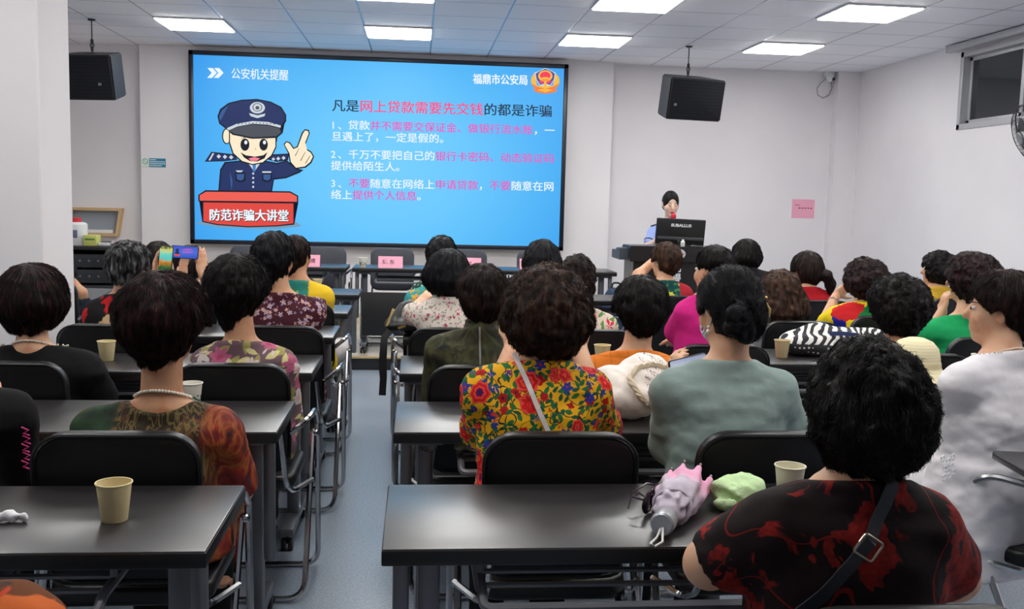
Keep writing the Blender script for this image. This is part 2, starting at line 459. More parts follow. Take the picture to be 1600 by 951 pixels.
PERSONS = {}
def person(key, top, label, scale=1.0, rz=0.0, hair=None, hm=None, shirt=None, pants=None, skin=None, hw=.2, hb=.25, col=.30, sw=.20, sx=0.0,
           yaw=0, pitch=0, roll=0, style='short', sleeve=.55, legs=True, h=.008, arms=None, seed=1, nstr=900, strw=.0007, lean=.0, bulk=1.0,
           seat=.45, wrinkle=.004, stand=False, neckv=(0, .25, 1), scoop=0.0, hand_l=None, hand_r=None, curl=.3, fuzz=.005, face=False, shoes=None, group='seated audience', kind='thing', cl=.085, hy=.0, collar=False, part=0.0, hscale=1.0, slim=1.0, curlk=1.0, tunic=None, hipx=0.0):
    """top: world point of the hair top over the head centre. All lengths in metres: hw hair width, hb hair top to nape, col hair top to neckline, sw half
    shoulder width, sx torso centre minus head centre. Local frame: origin on the floor under the head, facing +y."""
    rng = np.random.default_rng(seed)
    hs = .93*hscale
    tt = min(max(hw/2-.072*hs-.004, .008), .05)              # hair thickness at the sides
    ttop = min(tt, .032)
    hz = top[2]-(.115*hs+ttop)                               # head centre height
    root = empty('person', (top[0], top[1], 0), rz, label, 'person', group)
    H = np.array([0, hy, hz]); Rm = rotm(yaw, pitch, roll)
    def hp(x, y, z): return H+Rm @ (np.array([x, y, z])*hs)
    cz = top[2]-col                                          # neckline height at the back
    sz = cz-.080                                             # shoulder joint height
    def torso(fl, g=0.0, k=.03):
        b = bulk; w = sw
        base = seat+.03 if not stand else .80
        L = cz-.052-base; z = lambda t: base+L*t
        yb = lambda t: lean*(t-1)*L/.5-.02
        pr = [(z(0), sx, yb(0)+.01, .175*b, .125*b), (z(.18), sx, yb(.18), .178*b, .122*b), (z(.45), sx, yb(.45), .152*b, .108*b),
              (z(.68), sx, yb(.68)+.005, min(.162*b, w*.9), .112*b), (z(.85), sx, yb(.85)+.002, w*.86, .096), (z(.95), sx*.8, yb(.95), w*.68, .075), (z(1.0), sx*.6, yb(1.0), w*.42, .058), (z(1.06), sx*.4, yb(1.0)+.004, .058, .05)]
        fl.loft(pr, k, g)
        for sd in (-1, 1):
            fl.cone((sx+sd*(w-.055), yb(.9)+.002, sz-.012), (sx*.7+sd*.042, yb(1.)+.004, cz-.046), .050, .042, .05, g)      # trapezius and shoulder
    SJ = {-1: np.array([sx-(sw-.050), -.02, sz-.02]), 1: np.array([sx+(sw-.050), -.02, sz-.02])}
    AR = {}
    for sd in (-1, 1):
        a = (arms or {}).get('L' if sd < 0 else 'R')
        if a is None:
            el = SJ[sd]+np.array([sd*.022, .085, -.25]); wr = el+np.array([-sd*.12, .06, -.085])
        else:
            el, wr = [np.array(v, float) for v in a]
            if .5 < wr[2] < .81 and not stand: wr[2] = .81
        AR[sd] = (SJ[sd], el, wr)
    def arm(fl, g=0.0, upto=2.0, k=.03):
        for sd in (-1, 1):
            s_, e_, w_ = AR[sd]
            P = [s_, e_, w_]; rr = [.050, .040, .027]
            if upto < 1:
                m = s_+(e_-s_)*upto; fl.chain([s_, m], [rr[0], rr[0]+(rr[1]-rr[0])*upto+.006], k, g)
            elif upto < 2:
                m = e_+(w_-e_)*(upto-1); fl.chain([s_, e_, m], [rr[0], rr[1]+.003, rr[1]+(rr[2]-rr[1])*(upto-1)+.004], k, g)
            else: fl.chain(P, rr, k, g)
    allp = np.array([v for sd in (-1, 1) for v in AR[sd]])
    lo = np.minimum(allp.min(0)-.12, (sx-.27+min(hipx, 0), -.24, -.01 if legs else seat-.02)); hi = np.maximum(allp.max(0)+.12, (sx+.27+max(hipx, 0), .3, top[2]+.02))
    if legs and not stand: hi[1] = max(hi[1], .56)
    fl = Field(lo, hi, h)
    # legs first, then trunk
    HJ = {}
    for sd in (-1, 1):
        hx = sx+hipx*.6; kx = sx+hipx
        if stand: hip, kn, an = (sx+sd*.085, -.02, .82), (sx+sd*.09, .0, .46), (sx+sd*.085, -.03, .08)
        else: hip, kn, an = (hx+sd*.085, -.03, seat+.101), (kx+sd*.10, .36, seat+.070), (kx+sd*.10, .36, .075)
        HJ[sd] = (hip, kn, an)
        if legs:
            fl.chain([hip, kn], [.078, .055], .03); fl.chain([kn, (kn[0], kn[1]-.035, (kn[2]+an[2])*.55), an], [.052, .048, .034], .02)
            fl.chain([(an[0], an[1]-.02, .036), (an[0], an[1]+.14, .028)], [.034, .027], .02)
    torso(fl); arm(fl)
    def flat(v): return np.array([v[0], v[1], max(v[2], -.06)])
    hand(fl, AR[-1][2], flat(AR[-1][2]-AR[-1][1]) if hand_l is None else hand_l[0], (0, 0, -1) if hand_l is None else hand_l[1], side=1, curl=.12 if hand_l is None or len(hand_l) < 3 else hand_l[2])
    hand(fl, AR[1][2], flat(AR[1][2]-AR[1][1]) if hand_r is None else hand_r[0], (0, 0, -1) if hand_r is None else hand_r[1], side=-1, curl=.12 if hand_r is None or len(hand_r) < 3 else hand_r[2])
    nb = np.array([sx*.5, -.018, cz-.02])
    fl.cone(nb, hp(0, -.022, -.05), .056*slim, .052*slim, .03)
    # head: skull, jaw, chin, nose, brow, eye hollows, lips, ears
    fl.ell(hp(0, -.012, .022), np.array((.073, .094, .098))*hs, .01, Rm)
    fl.ell(hp(0, .028, -.045), np.array((.056, .062, .068))*hs, .03, Rm)
    fl.ell(hp(0, .058, -.098), np.array((.024, .022, .018))*hs, .025, Rm)
    for sd in (-1, 1):
        fl.ell(hp(sd*.038, .060, -.030), np.array((.022, .02, .022))*hs, .02, Rm)
        fl.ell(hp(sd*.030, .093, .006), np.array((.016, .011, .011))*hs, .008, Rm, cut=True)
        fl.ell(hp(sd*.076, -.008, -.012), np.array((.010, .020, .033))*hs, .006, Rm)
        fl.ell(hp(sd*.085, .000, -.008), np.array((.005, .009, .016))*hs, .004, Rm, cut=True)
    fl.cone(hp(0, .086, .012), hp(0, .104, -.026), .008, .0125, .010)
    fl.ell(hp(0, .083, -.060), np.array((.022, .011, .006))*hs, .006, Rm); fl.ell(hp(0, .081, -.071), np.array((.019, .010, .006))*hs, .006, Rm)
    if not stand: fl.cutbox((sx-.3, -.3, seat-.12), (sx+.3, .222, seat+.004))
    V, Q = fl.nets(); V = relax(V, Q, 1)
    body = mesh_np('body', V, Q, skin, root)
    body_f = fl
    if face:
        lm = plain('lip_red', (176, 40, 48), .4); body.data.materials.append(lm)
        c = np.array([v for v in V]); loc = ((c-H) @ Rm)/hs
        fm = loc[Q].mean(1); sel = (np.abs(fm[:, 0]) < .0155) & (fm[:, 2] < -.058) & (fm[:, 2] > -.074) & (fm[:, 1] > .078)
        mi = np.zeros(len(Q), np.int32); mi[sel] = 1; body.data.polygons.foreach_set('material_index', mi)
    if abs(yaw) > 20 or face:                 # eyes and brows where a face can be seen
        for sd in (-1, 1):
            if face:
                b = MB(); b.tube([hp(sd*(.018+.006*i), .0925-.0012*i*i*.5, .002-.0022*(2-abs(i-2))) for i in range(5)], [.0012, .0022, .0026, .0022, .0012], 6); b.build('eyelash', M_BROW, root)
                b = MB(); b.tube([hp(sd*(.014+.008*i), .0935-.0028*i*i*.6, .021+.0022*(i if i < 3 else 4.2-i*.6)) for i in range(5)], [.0015, .0021, .0021, .0017, .001], 6); b.build('eyebrow', M_BROW, root); continue
            b = MB(); c = hp(sd*.030, .083, .006); b.ball(c+Rm @ np.array((0, -.0045, 0)), (.0105*hs, .0105*hs, .0075*hs), 12); e = b.build('eye', M_EYE, root)
            b = MB(); c = hp(sd*.030, .0905, .0045); b.ball(c+Rm @ np.array((0, -.0045, 0)), (.006, .0045, .0055), 10); b.build('iris', M_IRIS, e)
            b = MB(); b.tube([hp(sd*(.014+.008*i), .0935-.0028*i*i*.6, .021+.0022*(i if i < 3 else 4.2-i*.6)) for i in range(5)], [.0017, .0024, .0024, .002, .001], 6); b.build('eyebrow', M_BROW, root)
    # ---- clothing
    top_f = None
    if shirt is not None:
        h2 = h
        ft = Field(lo-.03, hi+.03, h2); ft2 = ft
        torso(ft, .011); arm(ft, .014, sleeve); ft.cone(nb, hp(0, -.022, -.05), .056*slim, .052*slim, .03, .010)
        if tunic: ft.loft([(tunic-.02, sx-.03, -.03, .225*bulk, .125*bulk), (seat, sx-.02, -.025, .195*bulk, .125*bulk), (seat+.2, sx, -.02, .155*bulk, .10*bulk)], .05, .011)
        if not stand:
            ft.ell((sx, -.01, seat+.055), (.185*bulk, .135*bulk, .075), .03)
        ft.noise(wrinkle, .055, seed, (1.6, 1, .8)); ft.noise(wrinkle*.5, .022, seed+5, (1.5, 1, .7))
        nv = np.array(neckv, float)
        ft.half(nv, (sx*.5, -.06, cz+.002), .006)
        if scoop: ft.ell((sx*.5, -.02, cz+.01), (scoop, .11, .045), .012, cut=True)
        if collar:
            ft.cone((sx*.5, -.02, cz-.012), (sx*.4, -.016, cz+.014), .070, .064, .01); ft.cone((sx*.5, -.02, cz-.03), (sx*.4, -.012, cz+.04), .056, .056, .004, cut=True)
        ft.half((0, 0, -1), (0, 0, (tunic or seat+.006) if not stand else .78), .006)
        if sleeve < 2:
            for sd in (-1, 1):                     # crisp sleeve hems
                s_, e_, w_ = AR[sd]; t = sleeve
                m, d = (s_+(e_-s_)*t, e_-s_) if t < 1 else (e_+(w_-e_)*(t-1), w_-e_)
                d = d/np.linalg.norm(d); c1 = m+d*.006
                ft.cone(c1+d*.052, c1+d*.056, .05, .05, .004, cut=True)
        V, Q = ft.nets(); V = relax(V, Q, 1)
        mesh_np('blouse', V, Q, shirt, root); top_f = ft
    if legs:
        fp = Field((sx-.26+min(hipx, 0), -.2, .02), (sx+.26+max(hipx, 0), .52, (seat+.22 if not stand else 1.0)), max(h, .009))
        for sd in (-1, 1):
            hip, kn, an = HJ[sd]
            fp.chain([hip, kn], [.078, .055], .03, .009); fp.chain([kn, (kn[0], kn[1]-.035, (kn[2]+an[2])*.55), (an[0], an[1], .13)], [.052, .05, .044], .02, .012)
        if not stand: fp.ell((sx, -.02, seat+.079), (.172*bulk, .125*bulk, .064), .03)
        else: fp.ell((sx, -.01, .84), (.172, .12, .10), .04)
        fp.noise(.004, .06, seed+2)
        if not stand: fp.half((0, 0, -1), (0, 0, seat+.004), .004) if False else None
        if not stand: fp.cutbox((sx-.3, -.3, seat-.12), (sx+.3, .222, seat+.003))
        V, Q = fp.nets(); V = relax(V, Q, 1); mesh_np('trousers', V, Q, pants or M_PANTS, root)
        for sd in (-1, 1):
            an = HJ[sd][2]
            fs = Field((an[0]-.07, an[1]-.09, -.002), (an[0]+.07, an[1]+.21, .12), .007)
            fs.chain([(an[0], an[1]-.025, .040), (an[0], an[1]+.06, .04), (an[0], an[1]+.145, .030)], [.039, .038, .031], .02); fs.half((0, 0, -1), (0, 0, .003), .003); fs.half((0, .35, 1), (0, an[1], .075), .004)
            V, Q = fs.nets(); mesh_np('shoe', V, Q, shoes or M_SHOE, root)
    # ---- hair, built in head space and turned with the head
    if style:
        fh = Field((-.22, -.30, -.36), (.22, .20, .24), max(h*.75, .0055))
        t = tt/hs; tp = ttop/hs
        zb = (.115+tp)-hb/hs                                     # nape line
        if style in ('short', 'pixie'):
            fh.ell((0, -.012, .024), (.074+t, .094+t*.8, .094+tp), 0)
            fh.ell((0, -.048, .022), (.066+t*.95, .064+t, .076+tp), .03)
            fh.cone((0, -.052, -.02), (0, -.050, zb+.030), .054+t*.55, .046, .04)
            for sd in (-1, 1): fh.ell((sd*(.118+t*.55), -.045, zb+.01), (.062, .10, .075), .03, cut=True)
        elif style == 'bob':
            fh.ell((0, -.010, .024), (.074+t, .094+t*.8, .094+tp), 0)
            fh.ell((0, -.034, -.012), (.070+t, .072+t, .086), .03)
            for sd in (-1, 1): fh.cone((sd*.048, -.030, -.01), (sd*.034, -.030, zb+.042), .036+t, .030+t*.55, .04)
            fh.cone((0, -.048, -.02), (0, -.046, zb+.04), .055+t*.5, .042+t*.2, .03)
        elif style == 'perm':
            fh.ell((0, -.014, .022), (.074+t, .094+t, .094+tp), 0)
            fh.ell((0, -.040, -.015), (.072+t, .078+t, .085+t*.4), .03)
            for sd in (-1, 1): fh.cone((sd*.040, -.035, -.02), (sd*.032, -.035, zb+.05), .040+t*.9, .034+t*.5, .04)
            fh.cone((0, -.050, -.02), (0, -.045, zb+.045), .060+t*.6, .045+t*.4, .03)
        elif style == 'wavy':
            fh.ell((0, -.010, .024), (.074+t, .094+t, .094+tp), 0)
            for sd in (-1, 1): fh.chain([(sd*.05, -.03, 0), (sd*.066, -.045, -.08), (sd*.05, -.055, zb+.045)], [.04+t*.6, .042+t, .04+t*.6], .04)
            fh.chain([(0, -.05, 0), (0, -.065, -.08), (0, -.06, zb+.045)], [.06, .052+t, .045], .04)
        elif style in ('pony', 'bun', 'sleek'):
            fh.ell((0, -.012, .024), (.074+t, .094+t*.8, .094+tp), 0)
            fh.ell((0, -.045, -.02), (.062+t*.7, .06+t*.6, .070), .03)
            fh.cone((0, -.05, -.03), (0, -.055, max(zb, -.125)+.04), .05, .034, .03)
            if style == 'pony':
                fh.chain([(.01, -.105, -.01), (.05, -.145, -.02), (.085, -.155, -.08), (.085, -.145, -.15)], [.026, .034, .034, .014], .02)
            if style == 'bun':
                for a in range(7): fh.ell((.018+.050*cos(a*.9)-.045, -.104-.012*(a % 2), -.026+.046*sin(a*.9)), (.034, .030, .030), .010)
                fh.ell((-.02, -.105, -.030), (.05, .040, .046), .015)
        # the face stays free
        if style in ('perm', 'bob'): fh.ell((0, .135, -.035), (.070, .105, .118), .012, cut=True)
        else: fh.ell((0, .130, -.030), (.074, .108, .112), .012, cut=True)
        if style in ('short', 'pixie', 'pony', 'bun', 'sleek'):
            for sd in (-1, 1):
                fh.ell((sd*(.085), .012, -.030), (.05+t*.5, .032, .040), .010, cut=True)
                fh.ell((sd*(.088), .045, -.060), (.05+t, .055, .055), .010, cut=True)
        if style in ('short', 'pixie') : fh.half((0, .9, -1), (0, -.05, zb+.01), .01)
        elif style == 'bob': fh.half((0, .35, -1), (0, -.05, zb+.012), .012)
        amp = {'perm': .009, 'wavy': .009, 'short': .006, 'pixie': .006, 'bob': .004, 'pony': .004, 'bun': .004, 'sleek': .0015}[style]
        fh.noise(amp, .030, seed+11); fh.noise(amp*.8, .013, seed+12, (1, 1, 1.8) if style != 'perm' else (1, 1, 1))
        V, Q = fh.nets()
        crown = np.array([part, -.045, .14])
        if nstr:
            keep = np.flatnonzero(V[:, 1] < .09)
            ln = {'perm': .035, 'wavy': .06, 'short': .05, 'pixie': .035, 'bob': .07, 'pony': .07, 'bun': .06, 'sleek': .07}[style]
            cu = {'perm': 2.6, 'wavy': 1.8, 'short': .9, 'pixie': 1.2, 'bob': .4, 'pony': .5, 'bun': .5, 'sleek': .1}[style]*curlk
            SV, SQ = strands(fh, V[keep], rng, nstr, ln, strw, cu, np.array([-.02, -.11, -.03]) if style == 'bun' else crown, fuzz*1.0/hs, 5, seed, -1 if style == 'bun' else 1)
            Q = np.concatenate([Q, SQ+len(V)]); V = np.concatenate([V, SV])
        mesh_np('hair', H+(V*hs) @ Rm.T, Q, hair or hm, root)
    PERSONS[key] = dict(root=root, body=body_f, top=top_f, hp=hp, H=H, Rm=Rm, cz=cz, nb=nb, AR=AR, sx=sx, sz=sz)
    return PERSONS[key]

def on_back(P, pts, off=.004, fld='top'):
    """points (x, z) carried onto the back of a garment"""
    f = P[fld]; out = []
    for x, z in pts:
        ys = np.linspace(-.24, .05, 220); p = np.stack([np.full(220, x), ys, np.full(220, z)], 1); d = f.at(p)
        j = np.argmax(d < off) if (d < off).any() else 150
        out.append((x, ys[j], z))
    return out
def ribbon_obj(name, pts, width, thick, mat, parent, nrm=(0, -1, 0)):
    """a flat band along a path"""
    b = MB(); P = [Vector(p) for p in pts]; n = Vector(nrm); rows = []
    for i, p in enumerate(P):
        d = (P[min(i+1, len(P)-1)]-P[max(i-1, 0)]).normalized(); s_ = d.cross(n).normalized()*width/2; q = d.cross(s_).normalized()*thick/2
        rows.append([b.bm.verts.new(p+u*s_+v*q) for u, v in ((-1, -1), (1, -1), (1, 1), (-1, 1))])
    for a, c in zip(rows[:-1], rows[1:]):
        for k in range(4): b.bm.faces.new((a[k], a[(k+1) % 4], c[(k+1) % 4], c[k]))
    b.bm.faces.new(rows[0][::-1]); b.bm.faces.new(rows[-1])
    bmesh.ops.recalc_face_normals(b.bm, faces=b.bm.faces[:])
    return b.build(name, mat, parent)
def necklace(P, mat, drop=.03, r=.0042, n=46, front=.07, name='pearl_necklace'):
    b = MB(); f1, f2 = P['body'], P['top']; pts = []
    for i in range(n):
        a = 2*pi*i/n; u = np.array([sin(a), -cos(a)]); z = P['cz']+drop-front*(1-cos(a))/2*1.0
        rr = np.linspace(.03, .13, 90); p = np.stack([P['nb'][0]+u[0]*rr, -.018+u[1]*rr, np.full(90, z)], 1)
        d = f1.at(p) if f2 is None else np.minimum(f1.at(p), f2.at(p)); j = np.argmax(d > r*.9); pts.append(p[j])
    for q in pts: b.ball(q, r, 8)
    return b.build(name, mat, P['root'])
M_EYE = plain('eye_white', (225, 220, 215), .25); M_IRIS = plain('iris_dark', (22, 14, 10), .15); M_BROW = plain('brow_dark', (30, 22, 20), .7)
M_PANTS = fabric('trousers_black', (26, 26, 30)); M_SHOE = plain('shoe_black', (22, 20, 20), .45)
# ------------------------------------------------------------------ the room
ZC = 2.956; X_R = 4.86; X_L = -4.3; Y_B = -3.6; Y_F = 10.78; Y_P = 10.62
g = G('wall_paint', .75, .25); v = g.coord()
g.set('Base Color', g.mix(g.step(g.noise(v, 1.3, 4), .35, .8), srgb(233, 229, 231), srgb(227, 223, 226))); g.bump(g.noise(v, 90, 3), .05, .004); M_WALL = g.m
g = G('floor_vinyl', .30, .6); v = g.coord()
sp = g.noise(v, 110, 2, .6); big = g.noise(v, 1.1, 4)
c1 = g.mix(g.step(sp, .42, .62), srgb(138, 151, 166), srgb(164, 175, 188)); c1 = g.mix(g.math('MULTIPLY', g.step(big, .3, .8), .16), c1, srgb(130, 142, 156))
g.set('Base Color', c1); g.set('Roughness', .29); M_FLOOR = g.m
def tile_mat():
    g = G('ceiling_tile', .5, .3); v = g.coord(); sp = g.n('SeparateXYZ', {'Vector': v})
    def line(s_, off):
        f = g.math('FRACT', g.math('DIVIDE', g.math('SUBTRACT', s_, off), .6)); d = g.math('MINIMUM', f, g.math('SUBTRACT', 1.0, f))
        return g.math('LESS_THAN', d, .011), d
    lx, dx = line(sp.outputs[0], OX); ly, dy = line(sp.outputs[1], OY); l = g.math('MAXIMUM', lx, ly)
    dots = g.n('TexVoronoi', {'Vector': v, 'Scale': 70.0, 'Randomness': 0.0}).outputs['Distance']
    hole = g.math('LESS_THAN', dots, .22)
    base = g.mix(g.math('MULTIPLY', hole, .25), srgb(247, 246, 250), srgb(205, 205, 212))
    g.set('Base Color', g.mix(l, base, srgb(150, 156, 170)))
    g.set('Metallic', g.math('MULTIPLY', l, .5)); g.set('Roughness', g.math('SUBTRACT', .48, g.math('MULTIPLY', l, .2)))
    h = g.math('MULTIPLY', g.step(g.math('MINIMUM', dx, dy), .004, .03), 1.0); g.bump(h, .35, .006)
    return g.m
OX, OY = -2.286, 8.925
M_CEIL = tile_mat()
def struct(name, mb, mat, parent=None, flat=True):
    o = mb.build(name, mat, parent, flat); tag(o, kind='structure'); return o
struct('floor', MB().box(X_L-.2, X_R+.2, Y_B-.2, Y_F+.2, -.12, 0), M_FLOOR)
struct('ceiling', MB().box(X_L-.2, X_R+.2, Y_B-.2, Y_F+.2, ZC, ZC+.1), M_CEIL)
struct('wall_front', MB().box(X_L-.2, X_R+.2, Y_F, Y_F+.15, 0, ZC).box(-2.852, 2.08, Y_P, Y_F+.02, 0, ZC).box(4.60, X_R, Y_F-.12, Y_F+.02, 0, ZC), M_WALL)
struct('wall_left', MB().box(X_L-.15, X_L, Y_B, Y_F, 0, ZC), M_WALL)
struct('wall_back', MB().box(X_L, X_R, Y_B-.15, Y_B, 0, ZC), M_WALL)
WY0, WY1, WZ0, WZ1 = 5.2, 8.62, 2.19, 2.88
struct('wall_right', MB().box(X_R, X_R+.2, Y_B, WY0, 0, ZC).box(X_R, X_R+.2, WY1, Y_F, 0, ZC).box(X_R, X_R+.2, WY0, WY1, 0, WZ0).box(X_R, X_R+.2, WY0, WY1, WZ1, ZC), M_WALL)
struct('wall_pillar', MB().box(-2.75, -1.81, 5.0, 5.43, 0, ZC, bev=.012), M_WALL)
# window high in the right wall, night behind it
M_ALU = plain('window_aluminium', (188, 188, 190), .4, .5, .25)
g = G('window_glass_night', .04, .5, 0, srgb(34, 38, 42)); M_GLASS = g.m
win = empty('window_1', (X_R, WY1, WZ0)); tag(win, kind='structure')
fr = MB(); t_ = .05
for (y0, y1, z0, z1) in ((WY0, WY1, WZ0, WZ0+t_), (WY0, WY1, WZ1-t_, WZ1), (WY0, WY0+t_, WZ0, WZ1), (WY1-t_, WY1, WZ0, WZ1)): fr.box(-.012, .10, y0-WY1, y1-WY1, z0-WZ0, z1-WZ0, .004)
fr.build('window_frame', M_ALU, win)
for k in range(4):
    ya = -.05-k*.83; b = MB(); y0, y1 = ya-.83, ya; zz0, zz1 = t_, WZ1-WZ0-t_; xx = .02 if k % 2 else .05
    for (a, c, d, e) in ((y0, y1, zz0, zz0+.035), (y0, y1, zz1-.035, zz1), (y0, y0+.045, zz0, zz1), (y1-.045, y1, zz0, zz1)): b.box(xx, xx+.03, a, c, d, e, .003)
    sh = b.build('window_sash', M_ALU, win)
    MB().box(xx+.012, xx+.018, y0+.04, y1-.04, zz0+.03, zz1-.03).build('window_pane', M_GLASS, sh, True)
struct('window_2', MB().box(X_R+.19, X_R+.2, WY0, WY1, WZ0, WZ1), plain('night_outside', (16, 18, 22), .8)) if False else None
cr = empty('curtain_rail', (X_R-.06, WY1+.12, WZ1+.03), 0, 'grey curtain rail along the top of the high window', 'curtain rail')
MB().box(-.03, .03, -3.6, 0, -.02, .035, .006).build('rail', M_ALU, cr); MB().box(-.034, .034, 0, .012, -.024, .04, .003).build('end_cap', plain('cap_white', (225, 224, 222), .5), cr)
b = MB()
for k in range(3): b.box(-.015, .06, -.4-k*1.3, -.36-k*1.3, .03, .066)
b.build('rail_bracket', M_ALU, cr)

# ceiling light panels
M_PANEL = emit('panel_light', (255, 254, 250), PANEL_STRENGTH); M_PANELF = plain('panel_frame_white', (235, 235, 235), .5)
cols = {0: 'leftmost', 1: 'second from left', 2: 'third from left', 3: 'rightmost'}
for j, yy in enumerate((OY, OY-1.8, OY-3.6, OY-5.4, OY-7.2)):
    for i in range(4):
        if j >= 1 and i == 3 and yy < 0: pass
        x0 = OX+i*1.8
        lab = f'square white ceiling light panel, {cols[i]} of the row near the wall screen' if j == 0 else ('ceiling light panel cut off by the top edge, above the third of the screen-side row' if (j == 1 and i == 2) else ('square ceiling light panel at the upper right, in the second row from the screen' if (j == 1 and i == 3) else ('sliver of a ceiling light panel at the top edge above the screen' if (j == 1 and i == 1) else 'square ceiling light panel out of the picture overhead')))
        o = empty('ceiling_light', (x0+.3, yy+.3, ZC), 0, lab, 'ceiling light', 'ceiling light panels')
        MB().box(-.3, .3, -.3, -.285, -.014, .0, .002).box(-.3, .3, .285, .3, -.014, .0, .002).box(-.3, -.285, -.285, .285, -.014, 0, .002).box(.285, .3, -.285, .285, -.014, 0, .002).build('frame', M_PANELF, o)
        MB().box(-.287, .287, -.287, .287, -.022, -.002, .004).build('diffuser', M_PANEL, o, True)

# platform in front of the screen wall
g = G('platform_tile', .22, .5); v = g.coord()
g.set('Base Color', g.mix(g.step(g.noise(v, 3, 4), .35, .7), srgb(206, 196, 176), srgb(190, 180, 162))); M_PLAT = g.m
Y_PL, Z_PL = 8.33, .112
struct('floor_platform', MB().box(-4.3, 1.86, Y_PL+.012, Y_P, 0, Z_PL), M_PLAT)
struct('trim_platform_riser', MB().box(-4.3, 1.862, Y_PL, Y_PL+.014, 0, Z_PL-.012).box(1.858, 1.872, Y_PL, Y_P, 0, Z_PL-.012), plain('riser_black', (30, 30, 34), .35))
struct('trim_platform_edge', MB().box(-4.3, 1.876, Y_PL-.006, Y_PL+.03, Z_PL-.014, Z_PL+.003, .003), plain('edge_oak', (196, 170, 122), .4))
struct('baseboard_front', MB().box(-2.84, 2.07, Y_P-.012, Y_P+.005, Z_PL, Z_PL+.10), plain('base_cream', (214, 204, 182), .4))

# ------------------------------------------------------------------ the wall screen and its slide
YS = 10.50
M_BEZ = plain('screen_bezel', (26, 30, 44), .35)
def S(px, py, d=0.0):
    q = atY(px, py, YS-d); return q
scr = empty('wall_screen', (-.38, YS, .92), 0, 'large wall screen showing a blue fraud warning slide', 'screen')
SO = Vector(scr.location)
def loc(q): return Vector([float(t) for t in q])-SO
X0, X1, Z0, Z1 = -2.334, 1.57, .931, 2.897
bz = .045
b = MB()
for (x0, x1, z0, z1) in ((X0, X1, Z0, Z0+bz), (X0, X1, Z1-bz, Z1), (X0, X0+bz, Z0, Z1), (X1-bz, X1, Z0, Z1)):
    b.box(x0-SO.x, x1-SO.x, -.012, .10, z0-SO.z, z1-SO.z, .004)
b.box(X0+.02-SO.x, X1-.02-SO.x, .02, .118, Z0+.02-SO.z, Z1-.02-SO.z)
b.build('bezel', M_BEZ, scr)
g = G('screen_blue', .4, .2, 0, (0, 0, 0, 1)); uv = g.coord('Generated'); spx = g.n('SeparateXYZ', {'Vector': uv})
# the slide's own blue wash: deeper at the upper left, paler to the lower middle
dx = g.math('SUBTRACT', spx.outputs[0], .52); dz = g.math('MULTIPLY', g.math('SUBTRACT', spx.outputs[2], .42), .62)
rr = g.math('SQRT', g.math('ADD', g.math('MULTIPLY', dx, dx), g.math('MULTIPLY', dz, dz)))
colr = g.ramp(rr, [(0.0, srgb(118, 207, 255)), (.22, srgb(106, 200, 254)), (.42, srgb(82, 182, 248)), (.62, srgb(58, 158, 238))])
g.set('Emission Color', colr); g.set('Emission Strength', SCREEN_GAIN)
M_SLIDE = g.m
MB().box(X0+bz-SO.x, X1-bz-SO.x, .004, .012, Z0+bz-SO.z, Z1-bz-SO.z).build('display', M_SLIDE, scr, True)
EM = {k: emit('slide_'+k, c, SCREEN_GAIN) for k, c in dict(white=(236, 246, 255), ink=(36, 52, 78), pink=(252, 74, 128), rose=(226, 92, 190), navy=(38, 52, 100), black=(22, 26, 42), face=(255, 236, 204), grey=(78, 82, 92), red=(226, 74, 66), redtop=(240, 96, 84), silver=(206, 214, 222), tongue=(248, 130, 150), gold=(250, 188, 66), orange=(246, 128, 62), violet=(84, 78, 160), blue=(70, 132, 196), shade=(120, 158, 186), lite=(58, 92, 150), crimson=(246, 66, 96)).items()}
def poly_part(name, layers):
    """flat shapes of the slide, layered by fractions of a millimetre"""
    b = MB(); mats = []
    for k, (cname, pts) in enumerate(layers):
        m = EM[cname]
        if m not in mats: mats.append(m)
        b.quad([loc(S(x, y, .0004+.00025*k)) for x, y in pts][::-1], mats.index(m))
    bmesh.ops.triangulate(b.bm, faces=b.bm.faces[:])
    return b.build(name, mats, scr, True)
def text_mesh(body, bold=0.0, res=3):
    cu = bpy.data.curves.new('lettering', 'FONT'); cu.body = body; cu.size = 1; cu.resolution_u = res; cu.offset = bold
    o = bpy.data.objects.new('lettering', cu); COL.objects.link(o)
    dg = bpy.context.evaluated_depsgraph_get(); me = bpy.data.meshes.new_from_object(o.evaluated_get(dg))
    V = np.array([w.co[:] for w in me.vertices]); Fs = [tuple(p.vertices) for p in me.polygons]
    bpy.data.objects.remove(o); bpy.data.curves.remove(cu); bpy.data.meshes.remove(me); return V, Fs
def slide_text(name, runs, parent=None, conv=None, mats=None, d=.0035):
    """runs: (body, colour, x0, x1, ytop_at_x0, ytop_at_x1, height, bold) in photo pixels on the slide plane"""
    b = MB(); ml = []; copies = []
    for body, cname, x0, x1, y0, y1, hh, bold in runs:
        e_ = (x1-x0)/len(body)*bold*1.3
        copies += [(body, cname, x0+ox, x1+ox, y0+oy, y1+oy, hh, 0, j) for j, (ox, oy) in enumerate(((0, 0), (e_, 0), (-e_, 0), (0, e_)) if bold else ((0, 0),))]
    for body, cname, x0, x1, y0, y1, hh, bold, j in copies:
        V, Fs = text_mesh(body, 0)
        m = EM[cname] if cname in EM else cname
        if m not in ml: ml.append(m)
        ux = V[:, 0]; n = len(body)
        u = (ux)/n                                          # em cells along the run
        vv = (V[:, 1]+.10)/.94
        vs = []
        for a, c in zip(u, vv):
            px = x0+(x1-x0)*a; py = (y0+(y1-y0)*a)+hh*(1-c)
            vs.append(b.bm.verts.new(loc(S(px, py, d+.0001*j)) if conv is None else conv(px, py)))
        for f in Fs:
            try: b.bm.faces.new([vs[i] for i in f]).material_index = ml.index(m)
            except ValueError: pass
    return b.build(name, ml, parent or scr, True)
